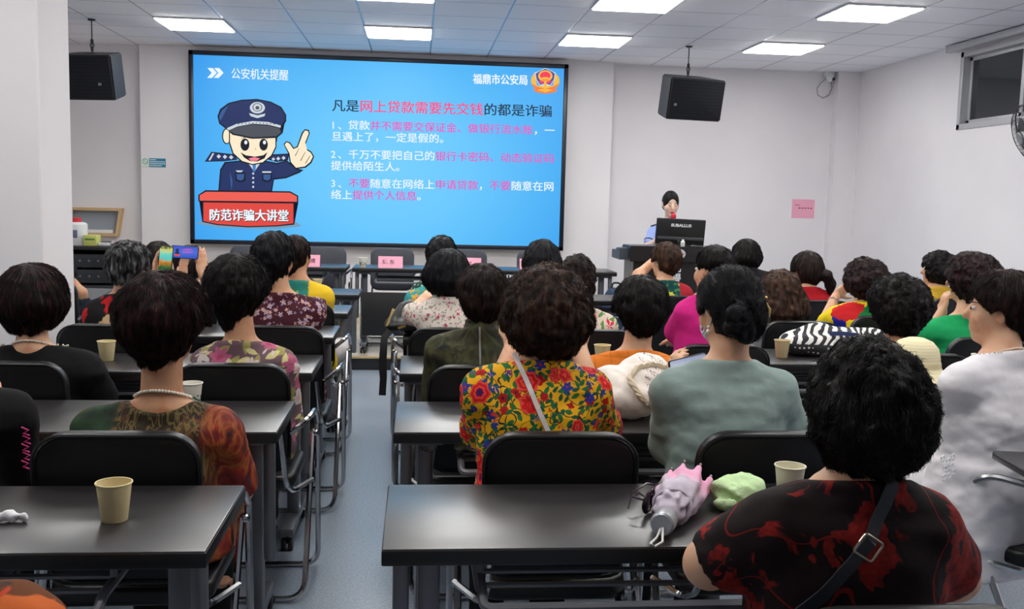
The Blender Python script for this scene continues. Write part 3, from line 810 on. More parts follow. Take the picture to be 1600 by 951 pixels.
q3 = lambda x, y: (500+x/2.9725, 80+y/2.9725)
def line(name, x0, x1, ytl, ytr, hh, segs, bold=0.0, pitch=None):
    """segs: (text, colour); one em per character between x0 and x1 (zoomed coordinates)"""
    n = sum(len(t) for t, c in segs); runs = []; k = 0
    for t, c in segs:
        a, e = k/n, (k+len(t))/n; k += len(t)
        xa, ya = q3(x0+(x1-x0)*a, ytl+(ytr-ytl)*a); xe, ye = q3(x0+(x1-x0)*e, ytl+(ytr-ytl)*e)
        runs.append((t, c, xa, xe, ya, ye, hh/2.9725, bold))
    return runs
slide_text('heading_lettering', line('t', 55, 1080, 223, 250, 56, [('凡是', 'ink'), ('网上贷款需要先交钱', 'pink'), ('的都是诈骗', 'ink')], .010))
body_lines = []
body_lines.append(line('', 50, 96, 320, 321, 44, [('1', 'white')], .008) + line('', 82, 130, 322, 323, 44, [('、', 'white')], .008))
body_lines.append(line('', 130, 1092, 320, 346, 44, [('贷款', 'white'), ('并不需要交保证金、做银行流水账', 'rose'), ('，一', 'white')], .010))
body_lines.append(line('', 52, 605, 372, 384, 44, [('旦遇上了，一定是假的。', 'white')], .010))
body_lines.append(line('', 50, 96, 455, 456, 44, [('2', 'white')], .008) + line('', 82, 130, 457, 458, 44, [('、', 'white')], .008))
body_lines.append(line('', 131, 1090, 456, 476, 44, [('千万不要把自己的', 'white'), ('银行卡密码、动态验证码', 'rose')], .010))
body_lines.append(line('', 50, 400, 508, 515, 44, [('提供给陌生人。', 'white')], .010))
body_lines.append(line('', 50, 96, 590, 591, 44, [('3', 'white')], .008) + line('', 82, 130, 592, 593, 44, [('、', 'white')], .008))
body_lines.append(line('', 131, 1088, 590, 606, 44, [('不要', 'rose'), ('随意在网络上', 'white'), ('申请贷款', 'rose'), ('，', 'white'), ('不要', 'rose'), ('随意在网', 'white')], .010))
body_lines.append(line('', 50, 500, 643, 650, 44, [('络上', 'white'), ('提供个人信息', 'rose'), ('。', 'white')], .010))
for runs_ in body_lines: slide_text('lettering', runs_)
slide_text('corner_lettering', [('公安机关提醒', 'white', 361, 451, 106, 109, 17, .010)]); slide_text('corner_lettering', [('福鼎市公安局', 'white', 739, 825, 115, 117, 16, .026)])
q2 = lambda pts: [(280+x/2.882, 60+y/2.882) for x, y in pts]
def ellq(cx, cy, rx, ry, n=28, a0=0, a1=360): return q2([(cx+rx*cos(R(a0+(a1-a0)*k/n)), cy+ry*sin(R(a0+(a1-a0)*k/n))) for k in range(n if abs(a1-a0) == 360 else n+1)])
poly_part('chevrons', [('white', q2(p_)) for o in (0, 30) for p_ in ([(127+o, 133), (150+o, 133), (170+o, 155), (146+o, 155)], [(146+o, 155), (170+o, 155), (148+o, 178), (126+o, 178)])])
poly_part('podium_picture', [
    ('shade', q2([(75, 832), (110, 822), (520, 822), (552, 845), (440, 858), (180, 852)])),
    ('black', q2([(86, 704), (118, 683), (500, 688), (536, 708), (536, 741), (518, 743), (518, 838), (440, 846), (310, 850), (170, 840), (104, 826), (104, 736), (86, 733)])),
    ('redtop', q2([(92, 706), (120, 690), (498, 694), (530, 711), (530, 735), (92, 730)])),
    ('red', q2([(109, 738), (514, 743), (514, 832), (440, 841), (310, 845), (170, 835), (109, 822)])),
    ('redtop', q2([(92, 706), (120, 690), (498, 694), (530, 711)]))])
slide_text('podium_lettering', [('防范诈骗大讲堂', 'black', 327.3, 452.3, 326.9, 328.4, 18, .045)], d=.0036); slide_text('podium_lettering', [('防范诈骗大讲堂', 'white', 326.5, 451.5, 326.2, 327.7, 18, .028)], d=.0045)
for o_ in (1,): pass
diam = lambda x, y, r: q2([(x-r, y), (x, y-r), (x+r, y), (x, y+r)])
poly_part('officer_picture', [
    # tunic and arms
    ('black', q2([(176, 686), (184, 590), (205, 556), (290, 548), (400, 552), (440, 560), (484, 548), (530, 585), (560, 592), (540, 606), (480, 630), (425, 636), (418, 690)])),
    ('navy', q2([(182, 684), (190, 592), (210, 561), (290, 553), (400, 557), (440, 567), (480, 553), (528, 590), (548, 594), (480, 624), (420, 628), (412, 686)])),
    ('lite', q2([(236, 684), (240, 640), (228, 600), (232, 660)])),
    # shoulder boards
    ('black', q2([(115, 555), (145, 510), (250, 522), (262, 546), (200, 553)])), ('navy', q2([(122, 551), (148, 515), (248, 526), (256, 543), (200, 549)])), ('silver', q2([(132, 549), (150, 516), (158, 517), (140, 549)])),
    ('silver', diam(178, 531, 10)), ('silver', diam(206, 533, 10)), ('silver', diam(234, 535, 10)),
    ('black', q2([(398, 545), (408, 522), (495, 518), (490, 548), (440, 556)])), ('navy', q2([(404, 542), (412, 527), (490, 523), (485, 544), (440, 551)])), ('silver', diam(424, 543, 8)), ('silver', diam(446, 541, 9)), ('silver', diam(470, 538, 9)),
    # shirt, tie, buttons, pockets
    ('silver', q2([(310, 560), (365, 562), (338, 600)])), ('blue', q2([(330, 566), (346, 566), (343, 596), (337, 602), (332, 596)])),
] + [('silver', ellq(333, 608+20*k, 5, 5, 10)) for k in range(4)] + [
    ('black', q2([(252, 604), (300, 604), (298, 640), (276, 648), (254, 640)])), ('lite', q2([(258, 610), (294, 610), (290, 634), (276, 640), (260, 634)])), ('black', q2([(372, 606), (418, 606), (416, 640), (396, 648), (374, 640)])), ('lite', q2([(378, 612), (412, 612), (410, 634), (396, 640), (380, 634)])),
    ('silver', q2([(254, 594), (288, 594), (280, 602), (262, 602)])), ('silver', q2([(374, 598), (414, 598), (414, 605), (374, 605)])),
    # raised hand
    ('black', q2([(470, 476), (482, 462), (500, 468), (516, 492), (530, 486), (552, 424), (566, 408), (584, 412), (588, 428), (564, 490), (596, 510), (608, 532), (596, 560), (570, 582), (524, 588), (498, 560), (492, 520)])),
    ('face', q2([(475, 478), (484, 467), (497, 473), (514, 498), (534, 490), (557, 428), (567, 414), (580, 417), (583, 428), (558, 492), (592, 514), (602, 532), (590, 556), (566, 576), (526, 582), (503, 556), (497, 518)])),
    ('grey', q2([(538, 496), (541, 494), (524, 530), (521, 528)])), ('grey', q2([(566, 512), (569, 511), (548, 552), (545, 550)])), ('grey', q2([(588, 528), (591, 528), (570, 564), (567, 562)])),
    # head
    ('black', ellq(213, 440, 20, 36)), ('face', ellq(214, 440, 16, 31)), ('black', ellq(432, 446, 10, 28)), ('face', ellq(431, 446, 7, 24)),
    ('black', q2([(224, 400), (438, 400), (438, 490), (418, 530), (378, 562), (330, 570), (280, 556), (240, 520), (224, 470)])),
    ('face', q2([(229, 400), (433, 400), (433, 488), (414, 526), (376, 557), (330, 565), (283, 551), (245, 516), (229, 468)])),
    ('black', ellq(296, 478, 20, 28)), ('white', ellq(300, 468, 7, 9, 14)), ('black', ellq(380, 478, 19, 27)), ('white', ellq(384, 468, 7, 9, 14)),
    ('black', q2([(272, 452), (300, 442), (322, 452), (300, 446)])), ('black', q2([(358, 452), (382, 443), (404, 454), (382, 447)])),
    ('black', q2([(276, 512), (300, 526), (340, 532), (378, 526), (398, 512), (384, 540), (352, 554), (318, 552), (292, 536)])), ('tongue', q2([(312, 540), (338, 534), (364, 540), (350, 551), (322, 551)])),
    ('grey', q2([(338, 492), (347, 498), (340, 504), (344, 498)])),
    # cap
    ('black', q2([(172, 350), (184, 318), (222, 290), (280, 276), (350, 272), (412, 284), (460, 308), (482, 344), (482, 372), (462, 404), (466, 426), (440, 448), (330, 452), (240, 434), (212, 408), (180, 384)])),
    ('navy', q2([(179, 350), (190, 322), (226, 295), (282, 281), (350, 277), (410, 289), (456, 312), (477, 346), (476, 370), (460, 392), (330, 372), (214, 402), (184, 380)])),
    ('lite', q2([(184, 372), (180, 350), (191, 326), (222, 300), (206, 326), (196, 352)])),
    ('silver', q2([(214, 404), (260, 384), (330, 372), (400, 376), (458, 392), (456, 402), (400, 388), (330, 384), (262, 396), (222, 414)])),
    ('grey', q2([(222, 414), (262, 398), (330, 388), (400, 392), (452, 404), (458, 424), (438, 440), (330, 445), (246, 428)])),
] + [('navy', q2([(262+16*k, 386-.022*(k-4)*0+abs(k-5)*1.0-4), (268+16*k, 381+abs(k-5)*1.0-4), (272+16*k, 385+abs(k-5)*1.0-4)])) for k in range(11)] + [
    ('silver', ellq(352, 312, 34, 26)), ('grey', ellq(352, 310, 22, 19)), ('silver', ellq(352, 310, 18, 16)), ('grey', ellq(352, 312, 9, 8)), ('silver', q2([(314, 336), (352, 346), (388, 338), (384, 350), (352, 359), (322, 350)]))])
q7 = lambda pts: [(820+x/15.857, 95+y/15.857) for x, y in pts]
def ell7(cx, cy, rx, ry, n=28, a0=0, a1=360): return q7([(cx+rx*cos(R(a0+(a1-a0)*k/n)), cy+ry*sin(R(a0+(a1-a0)*k/n))) for k in range(n if abs(a1-a0) == 360 else n+1)])
poly_part('badge_picture', [
    ('gold', q7([(240, 300), (170, 400), (155, 520), (190, 620), (300, 690), (510, 740), (720, 690), (830, 620), (860, 500), (840, 400), (760, 310), (700, 620), (300, 620)])),
    ('orange', q7([(165, 560), (200, 640), (330, 700), (510, 730), (700, 700), (820, 640), (850, 560), (700, 640), (510, 690), (310, 640)])),
    ('orange', q7([(205, 710), (260, 670), (500, 740), (740, 680), (810, 730), (740, 780), (510, 815), (290, 780)])), ('gold', q7([(300, 720), (500, 690), (700, 720), (510, 780)])),
    ('silver', q7([(240, 290), (330, 260), (510, 178), (690, 260), (770, 300), (745, 460), (640, 610), (510, 640), (370, 610), (270, 460)])),
    ('violet', q7([(270, 320), (345, 270), (510, 198), (680, 270), (742, 320), (720, 460), (630, 595), (510, 560), (380, 590), (295, 460)])),
    ('gold', ell7(508, 375, 178, 140)), ('crimson', ell7(508, 365, 130, 96)), ('gold', q7([(420, 430), (450, 405), (570, 405), (600, 430), (620, 470), (400, 470)])), ('orange', q7([(430, 462), (590, 462), (600, 490), (420, 490)])),
    ('crimson', q7([(350, 490), (440, 500), (510, 520), (580, 500), (665, 490), (640, 545), (510, 560), (380, 550)])), ('gold', q7([(485, 500), (535, 500), (545, 640), (475, 640)]))])
# ------------------------------------------------------------------ furniture
g = G('table_black_wood', .26, 1.0); v = g.mapped((8, 90, 90))
g.set('Base Color', g.mix(g.noise(v, 1.0, 2), srgb(33, 30, 31), srgb(36, 33, 34))); g.set('Roughness', g.math('ADD', .33, g.math('MULTIPLY', g.noise(g.coord(), 90, 2), .02))); g.set('Coat Weight', .2); g.set('Coat Roughness', .24); M_TABLE = g.m
M_EDGE = plain('table_edge_black', (16, 15, 16), .4)
M_GREY = plain('leg_grey_metal', (112, 114, 120), .35, .5, .55); M_BLK = plain('plastic_black', (18, 18, 19), .45); M_SHELF = plain('shelf_grey_metal', (104, 105, 110), .4, .5, .1)
M_CHROME = plain('chrome_steel', (190, 190, 192), .18, .5, 1.0)
g = G('chair_leather', .38, .42, 0, srgb(15, 15, 17)); g.bump(g.noise(g.coord(), 240, 2), .08, .003); M_LEATHER = g.m

def make_table(w=1.2, panel=True):
    """origin: floor, near left corner of the top at (0, 0); the top spans x 0..w, y 0..0.46"""
    D = .462; root = empty('training_table')
    MB().box(0, w, 0, D, .712, .75, .004, mi=0).build('tabletop', [M_TABLE], root)
    MB().box(-.0015, w+.0015, -.0015, D+.0015, .7135, .746, .003).build('edge_band', M_EDGE, root)
    for sx in (.10, w-.10):
        b = MB(); b.box(sx-.026, sx+.026, .20, .262, .09, .70, .008); b.box(sx-.055, sx+.055, .06, .40, .692, .7125, .004)
        leg = b.build('leg', M_GREY, root)
        MB().box(sx-.018+(-.062 if sx < w/2 else .062), sx+.018+(-.062 if sx < w/2 else .062), .10, .135, .30, .712, .012).build('fold_strut', M_GREY, leg)
        f = MB(); f.box(sx-.03, sx+.03, -.01, D+.01, .062, .098, .012); ft = f.build('foot_bar', M_GREY, root)
        for yy in (.015, D-.015):
            c = MB()
            for dx in (-.014, .014): c.lathe([(0, -.009), (.024, -.009), (.026, -.004), (.026, .004), (.024, .009), (0, .009)], (0, 0, 0), 14, 0, T4(sx+dx, yy, .027) @ R4('Y', 90))
            c.tube([(sx, yy, .03), (sx, yy, .066)], .008, 6); c.build('caster', M_BLK, ft)
    b = MB()
    for k in range(5): b.tube([(.21, .05+.08*k, .65), (w-.21, .05+.08*k, .65)], .007, 6)
    b.tube(bend([(.21, .40, .65), (.21, .02, .65), (.21, -.012, .625), (w-.21, -.012, .625), (w-.21, .02, .65), (w-.21, .40, .65)], .03, 4), .011, 8)
    for sx in (.21, w-.21): b.tube([(sx, .10, .65), (sx, .10, .70)], .008, 6); b.tube([(sx, .36, .65), (sx, .36, .70)], .008, 6)
    b.build('wire_shelf', M_SHELF, root)
    return root
TABLES = []
def table(x, y, label, group='audience training tables', z=0, rz=0):
    t = copy_tree(TABLE0) if TABLES else TABLE0
    t.location = (x, y, z); t.rotation_euler = (0, 0, rz); tag(t, label, 'table', group); TABLES.append(t); return t
TABLE0 = make_table()

def make_chair():
    """origin: floor under the back of the seat; the back's front face at y=0, facing +y"""
    root = empty('folding_chair')
    tl = R4('X', 7)
    bk = MB(); bk.rbox(.405, .05, .40, .085, .016, T4(0, -.045, .675) @ tl)
    back = bk.build('backrest', M_LEATHER, root)
    p = MB(); ring = []
    for cx, cz, a0 in ((.1275, .125, 0), (-.1275, .125, 90), (-.1275, -.125, 180), (.1275, -.125, 270)):
        for k in range(7): a = R(a0+15*k); ring.append((T4(0, -.045, .675) @ tl) @ Vector((cx+.073*cos(a), -.0255, cz+.073*sin(a))))
    p.tube(ring, .0045, 6, closed=True); p.build('piping', M_LEATHER, back)
    st = MB(); st.rbox(.42, .055, .42, .07, .018, T4(0, .20, .42) @ R4('X', 90)); st.build('seat', M_LEATHER, root)
    b = MB(); A = [0, 0, 0, (-.270, .215, .60), (-.270, .27, .012), (.270, .27, .012), (.270, .215, .60)]
    b.tube(bend(A[3:7], .07, 6), .011, 8); fr = b.build('front_frame', M_CHROME, root)
    for sd in (-1, 1):
        a = MB(); a.tube(bend([(sd*.200, -.06, .62), (sd*.265, -.04, .672), (sd*.270, .12, .672), (sd*.270, .214, .60)], .05, 5), [.011]*14, 8); a.build('arm', M_CHROME, root)
    b = MB(); b.tube(bend([(-.253, .205, .56), (-.253, -.08, .014), (.253, -.08, .014), (.253, .205, .56)], .07, 6), .011, 8)
    for sd in (-1, 1): b.ball((sd*.261, .208, .56), .016, 8)
    b.build('rear_frame', M_CHROME, root)
    for sd in (-1, 1):
        b = MB(); b.tube(bend([(sd*.17, -.075, .62), (sd*.19, -.085, .44), (sd*.20, .02, .385), (sd*.262, .12, .40)], .03, 4), .010, 6); b.build('seat_bracket', M_CHROME, root)
    return root
CHAIRS = []
CHAIR0 = make_chair()
def chair(x, y, label, group='audience folding chairs', z=0, rz=0):
    c = copy_tree(CHAIR0) if CHAIRS else CHAIR0
    c.location = (x, y, z); c.rotation_euler = (0, 0, rz); tag(c, label, 'chair', group); CHAIRS.append(c); return c

# --- paper cups
g = G('paper_cup', .7, .2); v = g.coord(); g.set('Base Color', g.mix(g.noise(v, 90, 2), srgb(214, 196, 148), srgb(222, 206, 160))); M_CUP = g.m
g = G('paper_cup_white', .6, .3); v = g.coord(); sp = g.n('SeparateXYZ', {'Vector': v})
g.set('Base Color', g.mix(g.math('MULTIPLY', g.math('MULTIPLY', g.math('GREATER_THAN', sp.outputs[2], .02), g.math('LESS_THAN', sp.outputs[2], .05)), g.step(g.noise(v, 70, 2), .52, .56)), srgb(226, 222, 210), srgb(60, 120, 84))); M_CUPW = g.m
g = G('paper_cup_cream', .65, .25); g.set('Base Color', srgb(226, 220, 196)); M_CUPC = g.m
def cup(p, label, mat, s=1.0, h=.085):
    o = MB(); o.lathe([(0, .004), (.0245, .004), (.026, 0), (.027, .001), (.0365, h-.003)], seg=28)
    o.lathe([(.0355, h-.003), (.026, .006), (0, .006)], seg=28)
    root = empty('paper_cup', p, 0, label, 'cup', 'paper cups'); root.scale = (s, s, s)
    o.build('wall', mat, root)
    r = MB(); r.tube([(.0372*cos(2*pi*k/28), .0372*sin(2*pi*k/28), h-.002) for k in range(28)], .0019, 6, closed=True); r.build('rim', mat, root)
    return root
# ------------------------------------------------------------------ cloth patterns
def done(g, strength=.35):
    cloth_bump(g, strength); return g.m
def pat_yellow():
    g = G('yellow_floral', .75, .2); v = g.coord(); wv = g.vmath('ADD', v, g.vmath('SCALE', g.noise(v, 14, 2, out=1), scale=.02))
    c = g.mix(g.noise(v, 9, 2), srgb(224, 152, 8), srgb(246, 190, 28))
    ln = g.math('LESS_THAN', g.math('ABSOLUTE', g.math('SUBTRACT', g.noise(v, 17, 1), .5)), .010); c = g.mix(ln, c, srgb(46, 52, 30))
    ln = g.math('LESS_THAN', g.math('ABSOLUTE', g.math('SUBTRACT', g.noise(g.mapped(loc=(3, 1, 2)), 15, 1), .48)), .009); c = g.mix(ln, c, srgb(46, 52, 30))
    m, rc = g.leaf(wv, 30, .42, .20, 1.0); c = g.mix(m, c, srgb(40, 108, 58))
    m, rc = g.leaf(wv, 34, .40, .18, 2.0); c = g.mix(m, c, srgb(30, 84, 60))
    m, h, rc, q = g.flower(wv, 25, 5, .42, 3.0, 1.0, .12); c = g.mix(m, c, srgb(176, 24, 26)); c = g.mix(h, c, srgb(90, 14, 40))
    m, h, rc, q = g.flower(wv, 21, 6, .42, 5.0); c = g.mix(m, c, srgb(40, 58, 150)); c = g.mix(h, c, srgb(190, 40, 40))
    m, h, rc, q = g.flower(wv, 12, 7, .48, 8.0, 1.0, .07); inner = g.math('MULTIPLY', m, g.step(g.math('SINE', g.math('MULTIPLY', q, 16.0)), -.2, .5))
    c = g.mix(m, c, srgb(206, 26, 22)); c = g.mix(inner, c, srgb(236, 74, 66)); c = g.mix(h, c, srgb(70, 30, 96))
    g.set('Base Color', c); return done(g)
def pat_floral(name, base, specs, var=.2, rough=.8):
    """specs: (kind, scale, size, colour, heart, seed[, petals])"""
    g = G(name, rough, .2); v = g.coord(); b = srgb(*base); c = g.mix(g.noise(v, 12, 3), tuple(t*(1-var) for t in b[:3])+(1,), b)
    wv = g.vmath('ADD', v, g.vmath('SCALE', g.noise(v, 18, 2, out=1), scale=.014))
    for sp in specs:
        if sp[0] == 'f':
            m, h, rc, q = g.flower(wv, sp[1], sp[6] if len(sp) > 6 else 5, sp[2], sp[5])
            sh = g.math('MULTIPLY', q, .55, clamp=True); d = srgb(*sp[3]); d2 = tuple(t*.55 for t in d[:3])+(1,)
            c = g.mix(m, c, g.mix(g.math('SUBTRACT', 1.0, sh), d, d2) if sp[1] < 14 else d)
            if sp[4]: c = g.mix(h, c, srgb(*sp[4]))
        elif sp[0] == 'l':
            m, rc = g.leaf(wv, sp[1], sp[2], sp[2]*.42, sp[5]); c = g.mix(m, c, srgb(*sp[3]))
        elif sp[0] == 'v':
            ln = g.math('LESS_THAN', g.math('ABSOLUTE', g.math('SUBTRACT', g.noise(g.mapped(loc=(sp[5], 1, 2)), sp[1], 1), .5)), sp[2]); c = g.mix(ln, c, srgb(*sp[3]))
        elif sp[0] == 'b':
            c = g.mix(g.step(g.noise(g.mapped(loc=(sp[5], sp[5], 0)), sp[1], 3), sp[2], sp[2]+.04), c, srgb(*sp[3]))
    g.set('Base Color', c); return done(g)
def pat_painterly():
    g = G('painterly_print', .7, .25); v = g.coord(); x = g.n('SeparateXYZ', {'Vector': v})
    a = g.ramp(g.noise(v, 9, 4, .6, dist=1.0), [(.28, srgb(20, 16, 14)), (.42, srgb(52, 46, 26)), (.52, srgb(38, 26, 18)), (.60, srgb(96, 62, 34)), (.7, srgb(30, 50, 34)), (.8, srgb(120, 84, 48))])
    hay = g.math('LESS_THAN', g.math('ABSOLUTE', g.math('SUBTRACT', g.noise(g.mapped((46, 46, 7)), 1.0, 2, dist=.6), .5)), .035); a = g.mix(g.math('MULTIPLY', hay, .4), a, srgb(150, 124, 66))
    b = g.ramp(g.noise(g.mapped((11, 8, 7), (2, 0, 1)), 1.0, 3, .55, dist=1.6), [(.30, srgb(40, 30, 40)), (.42, srgb(116, 36, 26)), (.50, srgb(158, 88, 42)), (.56, srgb(134, 40, 28)), (.66, srgb(74, 30, 34)), (.76, srgb(50, 84, 104))])
    gr = g.ramp(g.noise(v, 12, 3), [(.35, srgb(18, 26, 20)), (.6, srgb(40, 66, 40)), (.75, srgb(110, 70, 40))])
    nz = g.math('MULTIPLY', g.math('SUBTRACT', g.noise(v, 6, 2), .5), .12); xx = g.math('ADD', x.outputs[0], nz)
    c = g.mix(g.step(xx, .10, .14), g.mix(g.step(xx, -.13, -.10), gr, a), b); g.set('Base Color', c); return done(g)
def pat_red_black():
    g = G('black_red_print', .8, .25); v = g.coord()
    n = g.noise(g.mapped((7, 7, 5.2), (.4, .2, 1.9)), 1.0, 4, .6, dist=.8); x_ = g.n('SeparateXYZ', {'Vector': v}).outputs[0]; n = g.math('ADD', n, g.math('SUBTRACT', g.math('ADD', g.math('MULTIPLY', g.step(x_, .07, .15), .16), .118), g.math('ADD', g.math('MULTIPLY', g.step(g.vmath('LENGTH', g.vmath('SUBTRACT', g.vmath('MULTIPLY', v, (1, 0, .8)), (-.015, 0, .775))), .05, .11), .12), g.math('MULTIPLY', g.step(g.math('ABSOLUTE', g.math('ADD', x_, .12)), .09, .04), .05)))); m = g.step(n, .555, .575)
    red = g.ramp(g.noise(v, 45, 4, .7), [(.3, srgb(60, 8, 8)), (.5, srgb(128, 22, 16)), (.7, srgb(158, 36, 24))])
    vein = g.math('LESS_THAN', g.math('ABSOLUTE', g.math('SUBTRACT', g.noise(g.mapped((6, 6, 6), (4, 1, 0)), 1.0, 1), .5)), .006)
    c = g.mix(m, g.mix(g.noise(v, 20, 3), srgb(18, 8, 9), srgb(30, 12, 13)), red); c = g.mix(g.math('MULTIPLY', vein, .85), c, srgb(130, 20, 18)); g.set('Base Color', c); return done(g)
def pat_camo():
    g = G('olive_blur_print', .7, .25); v = g.mapped((15, 15, 11))
    c = g.ramp(g.n('TexNoise', {'Vector': v, 'Scale': 1.0, 'Detail': 2.0, 'Distortion': .6}).outputs[0], [(.30, srgb(22, 24, 26)), (.42, srgb(46, 46, 28)), (.52, srgb(66, 66, 36)), (.62, srgb(40, 44, 30)), (.72, srgb(86, 74, 46))]); g.set('Base Color', c); return done(g)
def pat_grid(name, base, k=16):
    g = G(name, .8, .2); sp = g.n('SeparateXYZ', {'Vector': g.coord()})
    f = lambda s_: g.math('LESS_THAN', g.math('FRACT', g.math('MULTIPLY', s_, float(k))), .06)
    c = srgb(*base); g.set('Base Color', g.mix(g.math('MULTIPLY', g.math('MAXIMUM', f(sp.outputs[0]), f(sp.outputs[2])), .5), c, tuple(t*.55 for t in c[:3])+(1,))); return done(g)
def pat_brush():
    g = G('brush_stroke_print', .75, .2); v = g.mapped((6.5, 6.5, 10), (.3, .1, .35), (0, R(35), 0)); w = g.noise(g.mapped((60, 60, 8), (0, 0, 0), (0, R(35), 0)), 1.0, 2)
    vv = g.vmath('ADD', v, g.vmath('SCALE', g.noise(g.mapped((50, 50, 50)), 1.0, 1, out=1), scale=.22))
    n = g.n('TexVoronoi', {'Vector': vv, 'Scale': 1.0}).outputs['Color']; r = g.n('SeparateXYZ', {'Vector': n}).outputs[0]
    c = g.ramp(r, [(0, srgb(24, 124, 62)), (.26, srgb(236, 206, 24)), (.42, srgb(16, 18, 20)), (.54, srgb(34, 42, 150)), (.78, srgb(236, 206, 24)), (.88, srgb(206, 34, 38))], 'CONSTANT'); g.set('Base Color', c); return done(g)
def pat_side(name, a, b, xs, specs_col=None):
    g = G(name, .8, .2); v = g.coord(); x = g.n('SeparateXYZ', {'Vector': v}).outputs[0]
    m, h, rc, q = g.flower(v, 20, 5, .46, 4.0); n, rc2 = g.leaf(v, 22, .4, .2, 2.0)
    c = g.mix(n, srgb(*a), srgb(70, 120, 70)); c = g.mix(m, c, srgb(*(specs_col or (200, 190, 60)))); c = g.mix(g.step(x, xs, xs+.01), c, srgb(*b)); g.set('Base Color', c); return done(g)

SK = skin_mat('skin_warm', (214, 168, 136)); SK2 = skin_mat('skin_tan', (196, 146, 112)); SK3 = skin_mat('skin_fair', (236, 204, 184))
HB = hair_mat('hair_black', (18, 15, 15), (36, 30, 29)); HD = hair_mat('hair_dark_brown', (26, 18, 16), (60, 40, 33)); HR = hair_mat('hair_reddish', (26, 16, 17), (70, 38, 38)); HN = hair_mat('hair_brown', (52, 36, 29), (104, 72, 54)); HG = hair_mat('hair_greying', (22, 21, 22), (126, 124, 126)); HBL = hair_mat('hair_blue_black', (17, 16, 20), (38, 37, 43))

def depth(q): return float((np.asarray(q, float)-CAM_C) @ CAM_F)
_xr2 = float(atZ(1202, 568, .75)[0]); POSTS = dict(M=(_xr2+.12, _xr2+1.12), P=(_xr2+.064, _xr2+.704), U=(.1135, 1.8635), V=(), Z0=(), N=(.0315, .9615), O=(.0315, .9615))
DY = dict(BB=.06, J=.03, K=.12, L=.10, N=.12, O=.12, A=.12, C=.12, Q=.09, R=.09, V=-.35, D=.11, S=.10, T=.10, U=.80, E=.08, Z0=.08, B=.12, F=.14, G=.28, P=.10, X=.27, Z=.10)
def P_(key, px, py, Y, hwp, hbp, colp, swp, cxp, label, **kw):
    """pixel measures: head centre x, hair top y, hair width, nape y, neckline y, half shoulder width, torso centre x"""
    dy_ = DY.get(key, 0); Y = Y+dy_; t = atY(px, py, Y); s_ = depth(t)/F_PX
    x0 = t[0]+(cxp-px)*s_; posts = POSTS.get(key, (-1.516, -.516) if x0 < -.2 else (.0385, 1.0385) if x0 < 1.3 else ())
    if 'hipx' not in kw and not kw.get('stand'):
        for hx in sorted(np.linspace(-.16, .16, 33), key=abs):
            if all(-.10 > (x0+hx+k*.10-p)*sg_ or (x0+hx+k*.10-p)*sg_ > .102 if abs((x0+hx+k*.10-p)) > .16 else (x0+hx+k*.10-p)*sg_ > .102 for k in (-1, 1) for p, sg_ in zip(posts, (1, -1))): kw['hipx'] = float(hx); break
    arms = kw.pop('armpx', None)
    if arms:
        ri = np.array(Matrix.Rotation(-kw.get('rz', 0.0), 3, 'Z'))
        kw['arms'] = {k: [ri @ (atY(a[0], a[1], a[2]+dy_)-np.array([t[0], t[1], 0])) for a in v] for k, v in arms.items()}
    return person(key, t, label, hw=hwp*s_, hb=(hbp-py)*s_, col=(colp-py)*s_, sw=min(swp*s_, .232), sx=(cxp-px)*s_, hy=.015, **kw)

NEAR = dict(nstr=4200, strw=.00055, h=.0075)
MID = dict(nstr=1700, strw=.0008, h=.0085)
FAR = dict(nstr=800, strw=.0012, h=.0105, fuzz=.004)

# ------------------------------------------------------------------ the audience, right of the aisle, from the camera outwards
M_RB = pat_red_black()
J = P_('J', 1363, 527, 1.60, 178, 733, 742, 168, 1333, 'woman in a black and red print dress with a diagonal bag strap, nearest the camera', hm=HB, shirt=M_RB, skin=SK, style='perm', sleeve=.72, seed=3,
       armpx={'L': [(1108, 880, 1.62), (1180, 850, 1.98)], 'R': [(1490, 900, 1.62), (1430, 900, 1.86)]}, yaw=-6, **{**NEAR, 'nstr': 7000})
K = P_('K', 856, 413, 2.63, 134, 553, 560, 110, 843, 'woman in a yellow floral blouse with a thin white bag strap', hm=hair_mat('hair_warm_brown', (34, 23, 19), (84, 56, 42)), shirt=pat_yellow(), skin=SK, style='perm', sleeve=1.05, seed=4,
       armpx={'L': [(752, 672, 2.72), (800, 545, 2.92)], 'R': [(940, 668, 2.72), (906, 548, 2.92)]}, hand_l=((.3, .2, .8), (0, .4, -.6)), hand_r=((-.3, .2, .8), (0, .4, -.6)), wrinkle=.005, **{**NEAR, 'nstr': 6000})
L = P_('L', 1143, 416, 2.66, 100, 528, 560, 108, 1138, 'woman in a sage green top with pinned-up hair and a face mask, holding a phone', hm=HBL, shirt=fabric('sage_green', (150, 168, 162)), skin=SK, style='bun', sleeve=1.25, seed=5, yaw=-24, pitch=-6,
       armpx={'L': [(1045, 690, 2.72), (1048, 612, 2.95)], 'R': [(1242, 690, 2.74), (1170, 650, 2.95)]}, hand_l=((.12, .15, 1), (.9, .3, 0), .5), wrinkle=.006, neckv=(0, .1, 1), **NEAR)
M = P_('M', 1572, 422, 3.0, 92, 520, 545, 118, 1560, 'woman in a white blouse with lace flowers at the right edge, head turned left', hm=HD, shirt=fabric('white_linen', (226, 222, 226), .8, .03), skin=SK, style='short', sleeve=1.02, seed=6, yaw=-36, rz=R(24), hipx=0.0, bulk=1.2, tunic=.33, pants=fabric('white_linen_trousers', (222, 218, 222), .8, .03),
       armpx={'L': [(1468, 660, 3.12), (1500, 800, 3.22)]}, wrinkle=.006, **NEAR)
